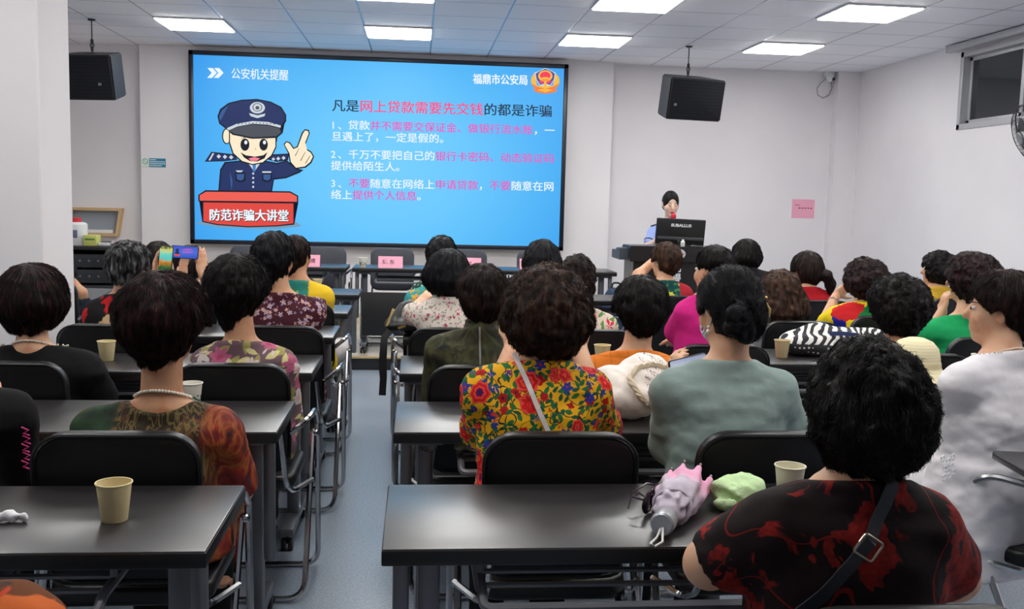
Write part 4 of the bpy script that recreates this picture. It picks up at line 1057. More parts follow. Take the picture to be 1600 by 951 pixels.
N = P_('N', 755, 412, 3.65, 82, 498, 511, 80, 752, 'woman in a dark olive blurred print top with a back zip', hm=HD, shirt=pat_camo(), skin=SK, style='short', sleeve=.8, seed=7, collar=True, **{**NEAR, 'nstr': 3000})
O = P_('O', 1003, 432, 3.65, 88, 521, 545, 76, 988, 'woman in an orange checked top with smooth black hair', hm=HB, shirt=pat_grid('orange_check', (226, 124, 40)), skin=SK, style='short', sleeve=.6, seed=8, pitch=-8, **{**NEAR, 'nstr': 3000})
P = P_('P', 1405, 428, 4.05, 92, 522, 545, 66, 1404, 'woman with short black curly hair and silver beads behind the straw hat', hm=HB, shirt=fabric('charcoal_top', (40, 42, 52)), skin=SK2, style='perm', sleeve=.6, seed=9, yaw=-38, **{**MID, 'nstr': 3000})
Q = P_('Q', 700, 388, 4.7, 70, 462, 463, 52, 706, 'woman in a white blouse with small pink flowers leaning on the table', hm=HBL, shirt=pat_floral('white_pink_floral', (226, 214, 204), [('f', 38, .40, (170, 60, 90), None, 1.0), ('f', 44, .34, (216, 120, 140), None, 2.0), ('l', 40, .4, (150, 160, 130), None, 3.0)]), skin=SK, style='bob', sleeve=.85, seed=10, roll=6,
       armpx={'L': [(643, 490, 4.85), (664, 466, 5.08)]}, **MID)
R_ = P_('R', 905, 397, 4.7, 56, 474, 480, 50, 914, 'woman in a red and green floral top behind the one in yellow floral', hm=HD, shirt=pat_floral('white_red_floral', (226, 206, 190), [('l', 22, .5, (96, 140, 70), None, 1.0), ('f', 15, .50, (214, 44, 70), (120, 20, 40), 2.0), ('f', 18, .42, (236, 90, 110), None, 5.0)]), skin=SK, style='perm', sleeve=.6, seed=11, yaw=30, **MID)
V_ = P_('V', 1117, 384, 4.7, 54, 442, 458, 48, 1108, 'woman in a magenta top with short black hair', hm=HB, shirt=fabric('magenta_top', (206, 36, 128)), skin=SK, style='short', sleeve=.9, seed=12, yaw=-28, armpx={'L': [(1056, 520, 4.8), (1052, 560, 5.0)]}, **MID)
X = P_('X', 1222, 421, 4.95, 66, 498, 497, 52, 1236, 'woman in a grey top with wavy brown hair', hm=HN, shirt=fabric('grey_top', (138, 142, 142)), skin=SK, style='wavy', sleeve=.7, seed=13, **MID)
Z = P_('Z', 1355, 402, 5.4, 66, 462, 470, 50, 1346, 'woman in a blue, green, yellow and red brush-stroke top, hand raised to her head', hm=HR, shirt=pat_brush(), skin=SK, style='perm', sleeve=.62, seed=14, yaw=-14,
        armpx={'L': [(1286, 508, 5.5), (1306, 462, 5.68)]}, hand_l=((.8, -.1, .75), (.2, -.9, .1), .8), **MID)
BB = P_('BB', 1520, 393, 4.6, 80, 475, 490, 62, 1506, 'woman in a bright green top resting her chin on her fist', hm=HR, shirt=fabric('bright_green', (28, 158, 92)), skin=SK, style='perm', sleeve=.62, seed=15, yaw=-58,
         armpx={'L': [(1440, 545, 4.8), (1472, 487, 4.85)]}, hand_l=((.25, .2, 1), (.9, .1, 0), 1.1), **MID)
S_ = P_('S', 692, 368, 5.7, 46, 430, 444, 50, 688, 'woman in a teal top with mustard flowers behind the pink flowered blouse', hm=HBL, shirt=pat_floral('teal_mustard_floral', (52, 158, 164), [('l', 20, .45, (120, 150, 90), None, 1.0), ('f', 15, .52, (206, 160, 60), (170, 110, 40), 2.0)]), skin=SK, style='short', sleeve=.7, seed=16, yaw=20, **FAR)
T_ = P_('T', 848, 374, 5.7, 56, 436, 445, 48, 850, 'woman with rounded black hair in front of the right end of the screen', hm=HBL, shirt=fabric('dusty_blue', (70, 80, 104)), skin=SK, style='bob', seed=17, **FAR)
U_ = P_('U', 1040, 378, 5.7, 44, 428, 437, 42, 1040, 'woman in a dark teal floral top, elbow raised in front of the lectern', hm=HN, shirt=pat_side('teal_red_floral', (18, 70, 72), (160, 30, 44), .085), skin=SK, style='short', sleeve=.5, seed=18, yaw=-32,
          armpx={'L': [(998, 430, 5.85), (1020, 408, 5.95)]}, hand_l=((.7, .1, .7), (.2, -.9, 0), .9), **FAR)
W_ = P_('W', 1167, 373, 7.4, 44, 420, 418, 42, 1172, 'woman in a black shirt with a sleek black bob near the lectern', hm=HB, shirt=fabric('black_shirt', (30, 30, 36)), skin=SK, style='bob', seed=19, yaw=-18, collar=True, **FAR)
Y_ = P_('Y', 1262, 392, 6.35, 48, 445, 447, 46, 1262, 'woman in a red top with a ponytail', hm=HD, shirt=fabric('red_top', (176, 24, 36)), skin=SK, style='pony', seed=20, yaw=-30, **FAR)
AA = P_('AA', 1467, 391, 6.6, 48, 436, 447, 46, 1470, 'woman in a mustard yellow top seen in profile by the right wall', hm=HB, shirt=fabric('mustard_top', (206, 164, 52)), skin=SK, style='perm', seed=21, yaw=-68, **FAR)
# ------------------------------------------------------------------ left of the aisle
B_ = P_('B', 258, 425, 2.63, 146, 572, 622, 122, 247, 'woman in a dark painterly print blouse with orange sleeves and a pearl necklace', hm=HR, shirt=pat_painterly(), skin=SK2, style='short', sleeve=.92, seed=22, yaw=24, scoop=.085,
          armpx={'R': [(372, 760, 2.68), (345, 905, 2.76)]}, **{**NEAR, 'nstr': 6500})
A_ = P_('A', 50, 412, 3.65, 104, 520, 536, 100, 52, 'woman in a plain black top with a pearl necklace beside the white pillar', hm=HR, shirt=fabric('black_knit', (20, 20, 22)), skin=SK, style='bob', sleeve=.8, seed=23, yaw=18, scoop=.06, armpx={'R': [(163, 628, 3.72), (140, 740, 3.78)]}, **{**NEAR, 'nstr': 4000})
C_ = P_('C', 373, 397, 3.65, 98, 512, 530, 76, 382, 'woman in a mauve blouse with big pink and white flowers', hm=HB, shirt=pat_floral('mauve_peony', (112, 86, 94), [('l', 13, .48, (150, 140, 84), None, 1.0), ('l', 15, .42, (196, 184, 130), None, 4.0), ('f', 10.5, .50, (206, 104, 140), (160, 60, 96), 2.0, 7), ('f', 10, .46, (226, 210, 206), (206, 150, 150), 5.0, 6)]), skin=SK2, style='short', sleeve=.9, seed=24, yaw=26, **{**NEAR, 'nstr': 4000})
D_ = P_('D', 430, 362, 4.68, 64, 452, 456, 56, 448, 'woman in a maroon blouse with small grey flowers by the aisle', hm=HBL, shirt=pat_floral('maroon_small_floral', (70, 26, 38), [('f', 26, .44, (176, 150, 164), (120, 70, 80), 1.0), ('f', 30, .36, (196, 150, 140), None, 2.0), ('f', 40, .32, (130, 110, 140), None, 3.0)]), pants=pat_floral('maroon_skirt', (56, 24, 32), [('f', 40, .40, (150, 120, 130), None, 6.0)]), skin=SK2, style='short', sleeve=.95, seed=25, yaw=24,
          armpx={'R': [(492, 478, 4.8), (478, 492, 5.05)]}, **MID)
E_ = P_('E', 463, 368, 5.72, 44, 428, 437, 44, 474, 'woman in a teal and yellow blouse and white trousers in front of the maroon one', hm=HD, shirt=pat_side('teal_yellow_print', (40, 124, 116), (226, 186, 40), .075, (206, 196, 70)), pants=fabric('white_trousers', (222, 214, 216)), skin=SK2, style='short', sleeve=.7, seed=26, yaw=28, hipx=.09, armpx={'R': [(506, 488, 5.82), (490, 480, 6.05)]}, **FAR)
F_ = P_('F', 201, 377, 4.64, 66, 445, 458, 52, 190, 'woman with greying parted hair holding up a phone to film the screen', hm=HG, shirt=pat_floral('black_red_tan', (22, 20, 22), [('b', 9, .60, (190, 30, 34), None, 2.0), ('b', 12, .64, (190, 160, 120), None, 6.0)]), skin=SK, style='short', sleeve=.6, seed=27, yaw=16, pitch=-14,
          armpx={'R': [(268, 478, 4.78), (266, 432, 4.96)], 'L': [(150, 500, 4.72), (240, 432, 4.96)]}, hand_l=((.1, .1, 1), (.9, .2, 0), .35), hand_r=((-.1, .1, 1), (-.9, .2, 0), .35), **MID)
G_ = P_('G', 247, 377, 6.6, 48, 425, 440, 42, 247, 'woman with black hair half hidden behind the raised phones', hm=HB, shirt=fabric('dark_grey_top', (60, 60, 66)), skin=SK, style='bob', seed=28, **FAR)
H_ = P_('H', 297, 383, 5.85, 46, 432, 440, 44, 296, 'woman in white holding a phone sideways with both hands to film the screen', hm=HB, shirt=fabric('white_blouse', (226, 224, 226)), skin=SK, style='bob', sleeve=1.7, seed=29, nstr=800, strw=.0012, h=.0075,
          armpx={'R': [(336, 470, 5.72), (318, 430, 5.55)], 'L': [(258, 470, 5.75), (285, 436, 5.55)]}, hand_r=((-.18, .12, 1), (-.5, .9, 0), .15), hand_l=((.05, .1, 1), (.6, .8, 0), .7))
Z0_ = P_('Z0', -104, 480, 2.68, 130, 575, 592, 138, -96, 'person in a black shirt with magenta lettering cut off by the left edge', hm=HB, shirt=fabric('black_tee', (22, 20, 22)), skin=SK, style='short', sleeve=.9, seed=30, armpx={'R': [(30, 742, 2.74), (0, 740, 2.9)]}, **{**MID, 'nstr': 300})
OP = P_('OP', 92, 398, 6.9, 50, 450, 462, 44, 92, 'person mostly hidden behind the white pillar with a bare elbow showing', hm=HB, shirt=fabric('navy_tee', (40, 44, 60)), skin=SK2, style='short', sleeve=.5, seed=31, armpx={'R': [(126, 458, 6.85), (104, 428, 6.95)]}, **{**FAR, 'nstr': 200})

# pearls, strap, zip and jewellery
M_PEARL = plain('pearl', (232, 222, 206), .25, .6); M_SILV = plain('silver_bead', (170, 168, 172), .3, .5, .7); M_GOLD = plain('gold_metal', (206, 176, 110), .25, .5, .9); M_BUCK = plain('buckle_nickel', (176, 168, 150), .3, .5, .8)
necklace(B_, M_PEARL, .030, .0048, 44, .05); necklace(A_, M_PEARL, .018, .0042, 46, .05); necklace(P, M_SILV, .018, .0042, 46, .05, 'bead_necklace'); necklace(M, M_PEARL, .012, .003, 56, .04)
def loc_px(Pp, px, py, Y):
    q = atY(px, py, Y); r = Pp['root'].location; return q-np.array([r.x, r.y, 0])
def strap(Pp, px_pts, Y, width, mat, name='bag_strap', off=.003, thick=.003):
    pts = []
    for (a, b) in zip(px_pts[:-1], px_pts[1:]):
        for t in np.linspace(0, 1, 9): pts.append(loc_px(Pp, a[0]+(b[0]-a[0])*t, a[1]+(b[1]-a[1])*t, Y))
    q = on_back(Pp, [(p[0], p[2]) for p in pts], off+thick); Pn = np.array(q); 
    for _ in range(3): Pn[1:-1, 1] = np.minimum(Pn[1:-1, 1], (Pn[:-2, 1]+Pn[1:-1, 1]+Pn[2:, 1])/3)
    return ribbon_obj(name, Pn, width, thick, mat, Pp['root']), Pn
M_STRAP = plain('strap_dark_leather', (46, 48, 54), .5); M_STRAPW = plain('strap_white', (220, 212, 206), .6)
st, Pn = strap(J, [(1422, 752), (1400, 795), (1366, 850), (1310, 905), (1262, 951), (1225, 990)], 1.50, .0225, M_STRAP)
c = Pn[len(Pn)//5*2+1]; b = MB(); b.tube(bend([c+np.array((dx*.016+dz*.010, -.006, dz*.015-dx*.010)) for dx, dz in ((-1, 0), (-1, 1), (1, 1), (1, -1), (-1, -1), (-1, 0))], .006, 3), .0022, 6); b.build('buckle', M_BUCK, st)
strap(K, [(808, 560), (826, 600), (842, 640), (856, 672), (872, 715)], 2.61, .0135, M_STRAPW)
zp, Pz = strap(N, [(751, 514), (751, 560), (750, 620)], 3.62, .007, M_SILV, 'back_zip'); MB().box(-.003, .003, -.004, .001, -.03, 0, .001).build('zip_pull', M_SILV, zp).location = Vector(Pz[1])+Vector((0, -.003, 0))
# mask, hair clip and earrings of the woman in sage green
mf = Field(L['H']-.16, L['H']+.16, .004); hp = L['hp']; Rm = L['Rm']
mf.ell(hp(0, .036, -.050), np.array((.060, .070, .062))*.93, 0, Rm); mf.ell(hp(0, .036, -.050), np.array((.0575, .0675, .0595))*.93, 0, Rm, cut=True)
mf.half(Rm @ np.array((0, -1, 0)), hp(0, .035, 0)); mf.half(Rm @ np.array((0, 0, 1)), hp(0, 0, -.01))
Vm, Qm = mf.nets(); mk = mesh_np('face_mask', Vm, Qm, plain('mask_pale_blue', (196, 210, 222), .8), L['root'])
b = MB()
for sd in (-1, 1): b.tube([hp(sd*.060, .035, -.02), hp(sd*.078, .01, .012), hp(sd*.088, -.018, .010), hp(sd*.086, -.024, -.02), hp(sd*.07, .01, -.06), hp(sd*.052, .04, -.07)], .0022, 6)
b.build('ear_loop', plain('mask_white', (232, 232, 234), .8), mk)
b = MB(); b.tube([hp(.034, -.120, .030), hp(.052, -.125, .0), hp(.046, -.122, -.045)], [.005, .007, .004], 8)
for k in range(5): b.ball(hp(.040+.004*k, -.126+.004*k, .036-.019*k), .0055, 8)
b.build('hair_clip', M_GOLD, L['root'])
for sd in (-1, 1):
    b = MB(); b.ball(hp(sd*.084, -.006, -.050), .0052, 8); b.ball(hp(sd*.085, -.006, -.063), .0075, 8); b.build('earring', M_PEARL, L['root'])
# lace flowers on the white blouse
b = MB()
for k, (x, z) in enumerate([(1462, 716), (1476, 722), (1487, 716), (1470, 732), (1484, 730), (1478, 745), (1490, 740), (1466, 746)]):
    q = np.array(Matrix.Rotation(-R(24), 3, 'Z')) @ loc_px(M, x+10, z, 2.84); y = on_back(M, [(q[0], q[2])], .002)[0][1]
    b.tube([(q[0]+.011*cos(a*.314)*(.8+.2*cos(a*1.57)), y-.001, q[2]+.011*sin(a*.314)*(.8+.2*cos(a*1.57))) for a in range(20)], .0024, 5, closed=True)
b.build('lace_flowers', plain('lace_white', (240, 238, 240), .8), M['root'])
# magenta print on the black tee
b = MB()
for k in range(5):
    q = loc_px(Z0_, 41+2*(k % 2), 672+13*k, 2.66); ys = Z0_['top'].at
    b.tube([(q[0]-.012, q[1], q[2]+.008), (q[0]+.006, q[1], q[2]), (q[0]-.008, q[1], q[2]-.008), (q[0]+.008, q[1], q[2]-.014)], .003, 5)
b.build('sleeve_print', plain('print_magenta', (190, 40, 110), .7), Z0_['root'])
b = MB(); e, w = Z['AR'][-1][1], Z['AR'][-1][2]; c = e+(w-e)*.8; ax = Vector(w-e).normalized(); u = ax.orthogonal().normalized(); v = ax.cross(u)
b.tube([Vector(c)+.034*(u*cos(2*pi*k/20)+v*sin(2*pi*k/20)) for k in range(20)], .003, 6, closed=True); b.build('bracelet', M_SILV, Z['root'])

# ------------------------------------------------------------------ the speaker behind the lectern
DD = P_('DD', 1048, 297, 9.42, 30, 340, 349, 30, 1049, 'woman officer in a light blue uniform shirt speaking into a red microphone', hm=HB, shirt=fabric('uniform_blue', (158, 178, 236)), skin=SK3, style=None, sleeve=.62, seed=40, h=.008, stand=True, face=True, pitch=-10, group=None, wrinkle=.002, rz=pi, collar=True, hscale=1.1, slim=.8,
          arms={'R': [(-0, 0, 0), (0, 0, 0)]} if False else {'L': [(-.20, .05, .98), (-.05, .19, 1.19)], 'R': [(.215, .06, 1.04), (.15, .25, 1.135)]}, hand_l=((.1, .1, 1), (0, -1, 0), 1.0), hand_r=((-.2, 1, -.1), (0, 0, -1), .5))
H = DD['H']; hp = DD['hp']; Rm = DD['Rm']
fh = Field((-.13, -.16, -.16), (.13, .14, .18), .0055)
fh.ell((0, -.014, .024), (.079, .099, .102), 0); fh.ell((0, -.05, -.01), (.070, .062, .075), .02)
fh.ell((0, .112, -.040), (.062, .085, .108), .006, cut=True); fh.ell((0, .115, -.06), (.066, .09, .09), .008, cut=True)
fh.cone((0, .12, .105), (0, -.05, .135), .006, .004, .004, cut=True); fh.half((0, .2, -1), (0, -.05, -.085), .01); fh.ell((0, -.115, -.03), (.036, .03, .036), .008); fh.noise(.0012, .01, 3)
Vh, Qh = fh.nets(); mesh_np('hair', H+(Vh*.93*1.1) @ Rm.T, Qh, HB, DD['root'])
M_NAVY = plain('epaulette_navy', (28, 30, 44), .7)
for sd in (-1, 1):
    sj = np.array([sd*.125, -.02, DD['sz']+.066]); b = MB(); b.box(-.055, .055, -.022, .022, 0, .007, .002); e = b.build('epaulette', M_NAVY, DD['root']); e.matrix_basis = T4(*sj) @ R4('Y', sd*20)
    b = MB()
    for k in range(2): b.lathe([(0, .0075), (.006, .0075), (0, .010)], (-.02+.03*k, 0, 0), 5)
    b.build('rank_star', M_SILV, e)
    b = MB(); s_, e_, w_ = DD['AR'][sd]; m = s_+(e_-s_)*.62; d = Vector(e_-s_).normalized(); u = d.orthogonal().normalized(); v = d.cross(u)
    b.tube([Vector(m)+.0605*(u*cos(2*pi*k/24)+v*sin(2*pi*k/24)) for k in range(24)], .008, 6, closed=True); b.build('sleeve_band', M_NAVY, DD['root'])
# ------------------------------------------------------------------ tables and chairs in their rows
ROW = [1.976+1.019*k for k in range(6)]
XRT, XLF = -.0615, -.416-1.2
t_right = []
for k, l in enumerate(['black training table at the front right holding the folded pink umbrella', 'black training table under the white tote bag, in front of the woman in yellow floral', 'black training table in front of the woman in the olive print top', 'black training table under the black leather handbag', 'black training table before the woman in teal with mustard flowers', 'black training table with a blue-lit corner, last before the platform right of the aisle']):
    t_right.append(table(XRT, ROW[k], l))
t_right[5].scale = (1.75, 1, 1); t_right[2].scale = (.93, 1, 1)
for k, l in enumerate(['black training table at the lower left with a beige cup and white tissue on it', 'black training table in front of the woman in the painterly print blouse', 'black training table with a beige cup in front of the woman in plain black', 'blue-lit training table in front of the woman in maroon', 'blue-lit training table by the elbow of the woman in teal and yellow', 'blue-lit training table last before the platform left of the aisle']):
    table(XLF, ROW[k]+(.0, 0, 0, 0, .03, .17)[k], l)
XR2 = atZ(1202, 568, .75)[0]; YR2 = atZ(1202, 568, .75)[1]
table(XR2, YR2, 'black training table with a beige cup and the striped bag on it, right of centre').scale = (.64, 1, 1)
table(XR2+.02, YR2-1.05, 'black training table under the straw hat, in front of the woman in white')
def seat_for(key, label, dx=0, dy=-.20, rz=0):
    r = PERSONS[key]['root'].location; return chair(r.x+PERSONS[key]['sx']+dx, r.y+dy, label, rz=rz)
for key, lab in dict(J='black padded chair at the bottom edge behind the woman in black and red', K='black padded chair behind the woman in yellow floral', L='black padded chair behind the woman in sage green', N='black padded chair behind the woman in the olive print top', O='black padded chair behind the woman in orange',
                     P='black padded chair of the woman with curly hair behind the straw hat', Q='black padded chair of the woman in the pink flowered white blouse', R='black padded chair behind the woman in red and green floral', V='black padded chair with chrome arm behind the woman in magenta', X='black padded chair behind the wavy-haired woman in grey', Z='black padded chair of the woman in the brush-stroke print', BB='black padded chair of the woman in bright green',
                     S='black padded chair of the woman in teal with mustard flowers', T='black padded chair of the woman in front of the right end of the screen', U='black padded chair of the woman with the raised elbow by the lectern', W='black padded chair of the woman with the sleek black bob', Y='black padded chair of the woman with the ponytail', AA='black padded chair of the woman in mustard',
                     B='black padded chair behind the woman in the painterly print blouse', A='black padded chair behind the woman in plain black by the pillar', C='black padded chair behind the woman in mauve', D='black padded chair behind the woman in maroon', E='black padded chair of the woman in teal and yellow', F='black padded chair of the woman with greying hair', G='black padded chair of the woman behind the raised phones', H='black padded chair of the woman in white holding a phone sideways', Z0='black padded chair of the person cut off by the left edge', OP='black padded chair of the person behind the pillar').items():
    seat_for(key, lab, dx=dict(K=.035, L=.055, X=-.03, Z=.04, Z0=-.045, B=-.035).get(key, 0))
mr = PERSONS['M']['root'].location; mo_ = Matrix.Rotation(R(24), 3, 'Z') @ Vector((PERSONS['M']['sx']+.075, -.26, 0)); MX, MY = mr.x+mo_.x, mr.y+mo_.y
M_CH = chair(MX, MY, 'black padded chair with a writing tablet at the right edge of the photo', rz=R(24))
tb = MB(); tb.rbox(.24, .022, .34, .02, .004, R4('X', 90)); tab = tb.build('writing_tablet', M_TABLE, M_CH)
q = atZ(1610, 731, .755); inv = (T4(MX, MY, 0) @ R4('Z', 24)).inverted()
tab.matrix_basis = inv @ T4(q[0]+.10, q[1]+.02, .742) @ R4('Z', -8)
MB().tube([inv @ Vector((q[0]+.10, q[1]+.06, .735)), inv @ Vector((q[0]+.12, q[1]+.14, .66))], .010, 8).build('tablet_post', M_CHROME, M_CH)

# ------------------------------------------------------------------ on the platform: head tables, chairs, name cards
HY = 8.50; head_x = [-1.74, -.545, .61]
M_GREYLEATHER = plain('leather_slate', (62, 64, 74), .5)
M_PANELB = plain('modesty_black', (20, 20, 22), .5)
for i, (x, l) in enumerate(zip(head_x, ['head table at the left on the platform, half hidden by heads', 'head table in the middle of the platform with a pink name card and a cup', 'head table at the right end of the platform near the lectern'])):
    t = table(x, HY, l, 'head tables on the platform', Z_PL); t.scale = (1.145/1.2, 1, .99)
    MB().box(.09, 1.11, -.004, .012, .16, .54, .004).build('modesty_panel', M_PANELB, t)
for px, l in ((393, 'grey-black chair facing the audience, leftmost on the platform'), (506, 'grey-black chair facing the audience behind the left name card'), (613, 'grey-black chair facing the audience behind the middle name card'), (728, 'grey-black chair facing the audience half hidden behind a head right of the middle name card'), (842, 'grey-black chair facing the audience, rightmost on the platform')):
    q = atY(px, 400, 9.32); c_ = chair(q[0], 9.30, l, 'chairs behind the head tables', Z_PL, pi)
    for ch_ in list(c_.children):
        for oo in [ch_]+list(ch_.children):
            if oo.name.split('.')[0] in ('backrest', 'seat', 'piping'): oo.material_slots[0].link = 'OBJECT'; oo.material_slots[0].material = M_GREYLEATHER
M_PINK = plain('pink_card', (240, 168, 190), .7); M_INK = plain('ink_dark', (60, 30, 48), .7)
def name_card(px, py, text, label):
    c = atY(px, py, HY+.03); r = empty('name_card', (c[0], HY+.075, .7432+Z_PL), 0, label, 'name card', 'pink name cards on the head tables')
    w, hh, dp = .105, .098, .05; b = MB()
    for sgn in (-1, 1):
        P_0 = [(-w, sgn*dp, 0), (w, sgn*dp, 0), (w, sgn*.002, hh), (-w, sgn*.002, hh)]; nn = Vector((0, sgn*hh, dp)).normalized()*.0012
        b.quad([Vector(p) for p in P_0]); b.quad([Vector(p)+nn for p in P_0][::-1])
        for k in range(4): b.quad([Vector(P_0[k]), Vector(P_0[k])+nn, Vector(P_0[(k+1) % 4])+nn, Vector(P_0[(k+1) % 4])])
    b.build('card', M_PINK, r, True)
    if text:
        V, Fs = text_mesh(text, .012); V[:, 0] -= len(text)/2; s_ = .046; tb = MB(); up = Vector((0, dp-.002, hh)).normalized(); nn = Vector((0, -hh, dp)).normalized()
        vs = [tb.bm.verts.new(Vector((v[0]*s_, -dp, 0))+up*(.038+v[1]*s_)+nn*.0022) for v in V]
        for f in Fs:
            try: tb.bm.faces.new([vs[i] for i in f])
            except ValueError: pass
        tb.build('card_lettering', M_INK, r, True)
name_card(480, 417.5, '孔惟倩', 'pink name card left of the middle one, half hidden by a dark-haired head')
name_card(610, 419.5, '陈 东', 'pink name card with two characters in plain view in the middle')
name_card(733, 421, '刘', 'pink name card partly hidden behind the head right of the middle one')
name_card(831, 422.5, '', 'pink name card at the far right, showing beside the rounded black hair')

# ------------------------------------------------------------------ lectern, monitor, microphone
lc = empty('lectern', (2.335, 8.86, 0), 0, 'black wooden lectern with a round emblem and white characters', 'lectern')
M_LEC = plain('lectern_black', (34, 31, 32), .32); M_LEC_LIT = plain('lectern_side_lit', (70, 76, 84), .35)
MB().prism([(-.25, .935), (.22, .935), (.22, 1.085), (.02, 1.085), (-.16, 1.03), (-.25, 1.03)], .86, T4(-.43, 0, 0) @ Matrix(((0, 1, 0, 0), (-1, 0, 0, 0), (0, 0, 1, 0), (0, 0, 0, 1)))).build('desk_top', M_LEC, lc, True) if False else None
def lect(name, prof, x0, x1, mat):
    b = MB(); t = bmesh.new(); f = t.faces.new([t.verts.new((x0, y, z)) for y, z in prof]); r = bmesh.ops.extrude_face_region(t, geom=[f])
    bmesh.ops.translate(t, verts=[v for v in r['geom'] if isinstance(v, bmesh.types.BMVert)], vec=(x1-x0, 0, 0)); bmesh.ops.recalc_face_normals(t, faces=t.faces[:])
    bmesh.ops.bevel(t, geom=t.edges[:], offset=.005, segments=2, affect='EDGES'); b._add(t); return b.build(name, mat, lc)
lect('desk_top', [(-.24, .945), (-.24, 1.085), (.10, 1.085), (.14, 1.05), (.26, 1.05), (.26, .945)], -.44, .43, M_LEC)
lect('wing_shelf', [(-.16, .955), (-.16, 1.06), (.0, 1.06), (.02, 1.035), (.2, 1.035), (.2, .955)], -.52, -.44, M_LEC_LIT)  # bluish screen light painted into this side's paler grey
lect('cabinet', [(-.20, .06), (-.20, .945), (.20, .945), (.20, .06)], -.40, .40, M_LEC)
lect('plinth', [(-.22, 0), (-.22, .06), (.22, .06), (.22, 0)], -.43, .43, M_LEC)
b = MB(); b.lathe([(0, 0), (.054, 0), (.056, .004), (.0, .007)], (0, 0, 0), 32, 0, T4(.005, -.241, 1.02) @ R4('X', 90) @ Matrix.Diagonal((1, .78, 1, 1)))
em = b.build('emblem', plain('emblem_silver', (206, 204, 206), .35, .5, .3), lc)
b = MB()
for k in range(7): a = 2*pi*k/7; b.ball((.005+.032*cos(a), -.248, 1.02+.024*sin(a)), (.008, .002, .008), 8, k % 2)
b.ball((.005, -.248, 1.02), (.012, .002, .010), 10, 1); b.build('emblem_motif', [plain('motif_red', (196, 90, 96), .5), plain('motif_grey', (150, 158, 170), .5)], em)
def vtext(name, text, mat, parent, ox, oz, y, s_, bold=.02, rot=None):
    V, Fs = text_mesh(text, bold); b = MB(); vs = [b.bm.verts.new((ox+v[0]*s_, y, oz+v[1]*s_)) for v in V]
    for f in Fs:
        try: b.bm.faces.new([vs[i] for i in f])
        except ValueError: pass
    return b.build(name, mat, parent, True)
M_WHT = plain('lettering_white', (226, 226, 228), .5)
vtext('lettering', '明', M_WHT, lc, -.045, .862, -.2015, .085); vtext('lettering', '揭', M_WHT, lc, -.045, .772, -.2015, .085)
mo = empty('desktop_monitor', (2.405, 8.86, 1.0865), 0, 'black computer monitor on the lectern, its back to the room', 'monitor')
tl = T4(0, 0, .125) @ R4('Y', 1.5) @ R4('X', 6)
b = MB(); b.rbox(.455, .035, .235, .008, .006, tl @ T4(0, 0, 0)); b.build('housing', M_BLK, mo)
b = MB(); b.rbox(.43, .03, .03, .008, .006, tl @ T4(0, -.022, -.06)); b.build('rear_ridge', plain('monitor_grey', (62, 62, 66), .4), mo)
b = MB(); b.box(-.035, .035, -.03, .0, .005, .05, .006); b.lathe([(0, 0), (.10, 0), (.10, .006), (.06, .012), (0, .012)], (0, 0, 0), 28); b.build('stand', M_BLK, mo)
V, Fs = text_mesh('SUBALLUS', .05); V[:, 0] -= V[:, 0].max()/2; s_ = .19/(V[:, 0].max()*2); b = MB()
vs = [b.bm.verts.new(tl @ Vector((v[0]*s_, -.0185, .048+v[1]*s_*.85))) for v in V]
for f in Fs:
    try: b.bm.faces.new([vs[i] for i in f])
    except ValueError: pass
b.build('maker_lettering', M_WHT, mo, True)
hw_ = np.array([DD['AR'][-1][2][0], DD['AR'][-1][2][1], DD['AR'][-1][2][2]]); r = DD['root'].location
mw = Vector((r.x-hw_[0], r.y-hw_[1], hw_[2]))
q = atY(1051, 338, 9.25); mic = empty('microphone', (q[0], 9.245, q[2]-.085), 0, 'handheld microphone with a red foam cover at the speaker\'s mouth', 'microphone')
b = MB(); b.lathe([(0, -.10), (.011, -.10), (.012, .05), (.015, .07), (0, .07)], seg=14); b.build('handle', M_BLK, mic)
b = MB(); b.ball((0, 0, .088), (.027, .027, .032), 16); b.build('foam_cover', plain('foam_red', (214, 46, 66), .9), mic)
mic.rotation_euler = (R(18), 0, 0)
q = atY(1067, 378, 8.68); o = empty('white_bottle', (q[0], 8.68, 1.085), 0, 'small white bottle standing on the lectern in front of the monitor', 'bottle')
b = MB(); b.lathe([(0, 0), (.018, 0), (.02, .004), (.02, .04), (.010, .05), (0, .05)], seg=16); b.build('bottle_body', plain('bottle_white', (228, 228, 226), .4), o); b = MB(); b.lathe([(0, .05), (.011, .05), (.011, .064), (0, .064)], seg=12); b.build('cap', M_WHT, o)
o = empty('blue_backpack', (1.66, 8.05, 0), 0, 'dark blue backpack standing on the floor left of the lectern', 'backpack')
f = Field((-.22, -.16, -.01), (.22, .16, .82), .012); f.chain([(0, 0, .14), (0, 0, .66)], [.14, .10], .02); f.ell((0, -.08, .3), (.12, .06, .16), .03); f.noise(.012, .09, 5); f.half((0, 0, -1), (0, 0, .003))
V, Q = f.nets(); mesh_np('bag_body', V, Q, fabric('navy_nylon', (44, 58, 84), .6), o); b = MB(); b.tube(bend([(-.04, 0, .74), (-.03, 0, .80), (.03, 0, .80), (.04, 0, .74)], .02), .008, 6); b.build('grab_loop', M_BLK, o)

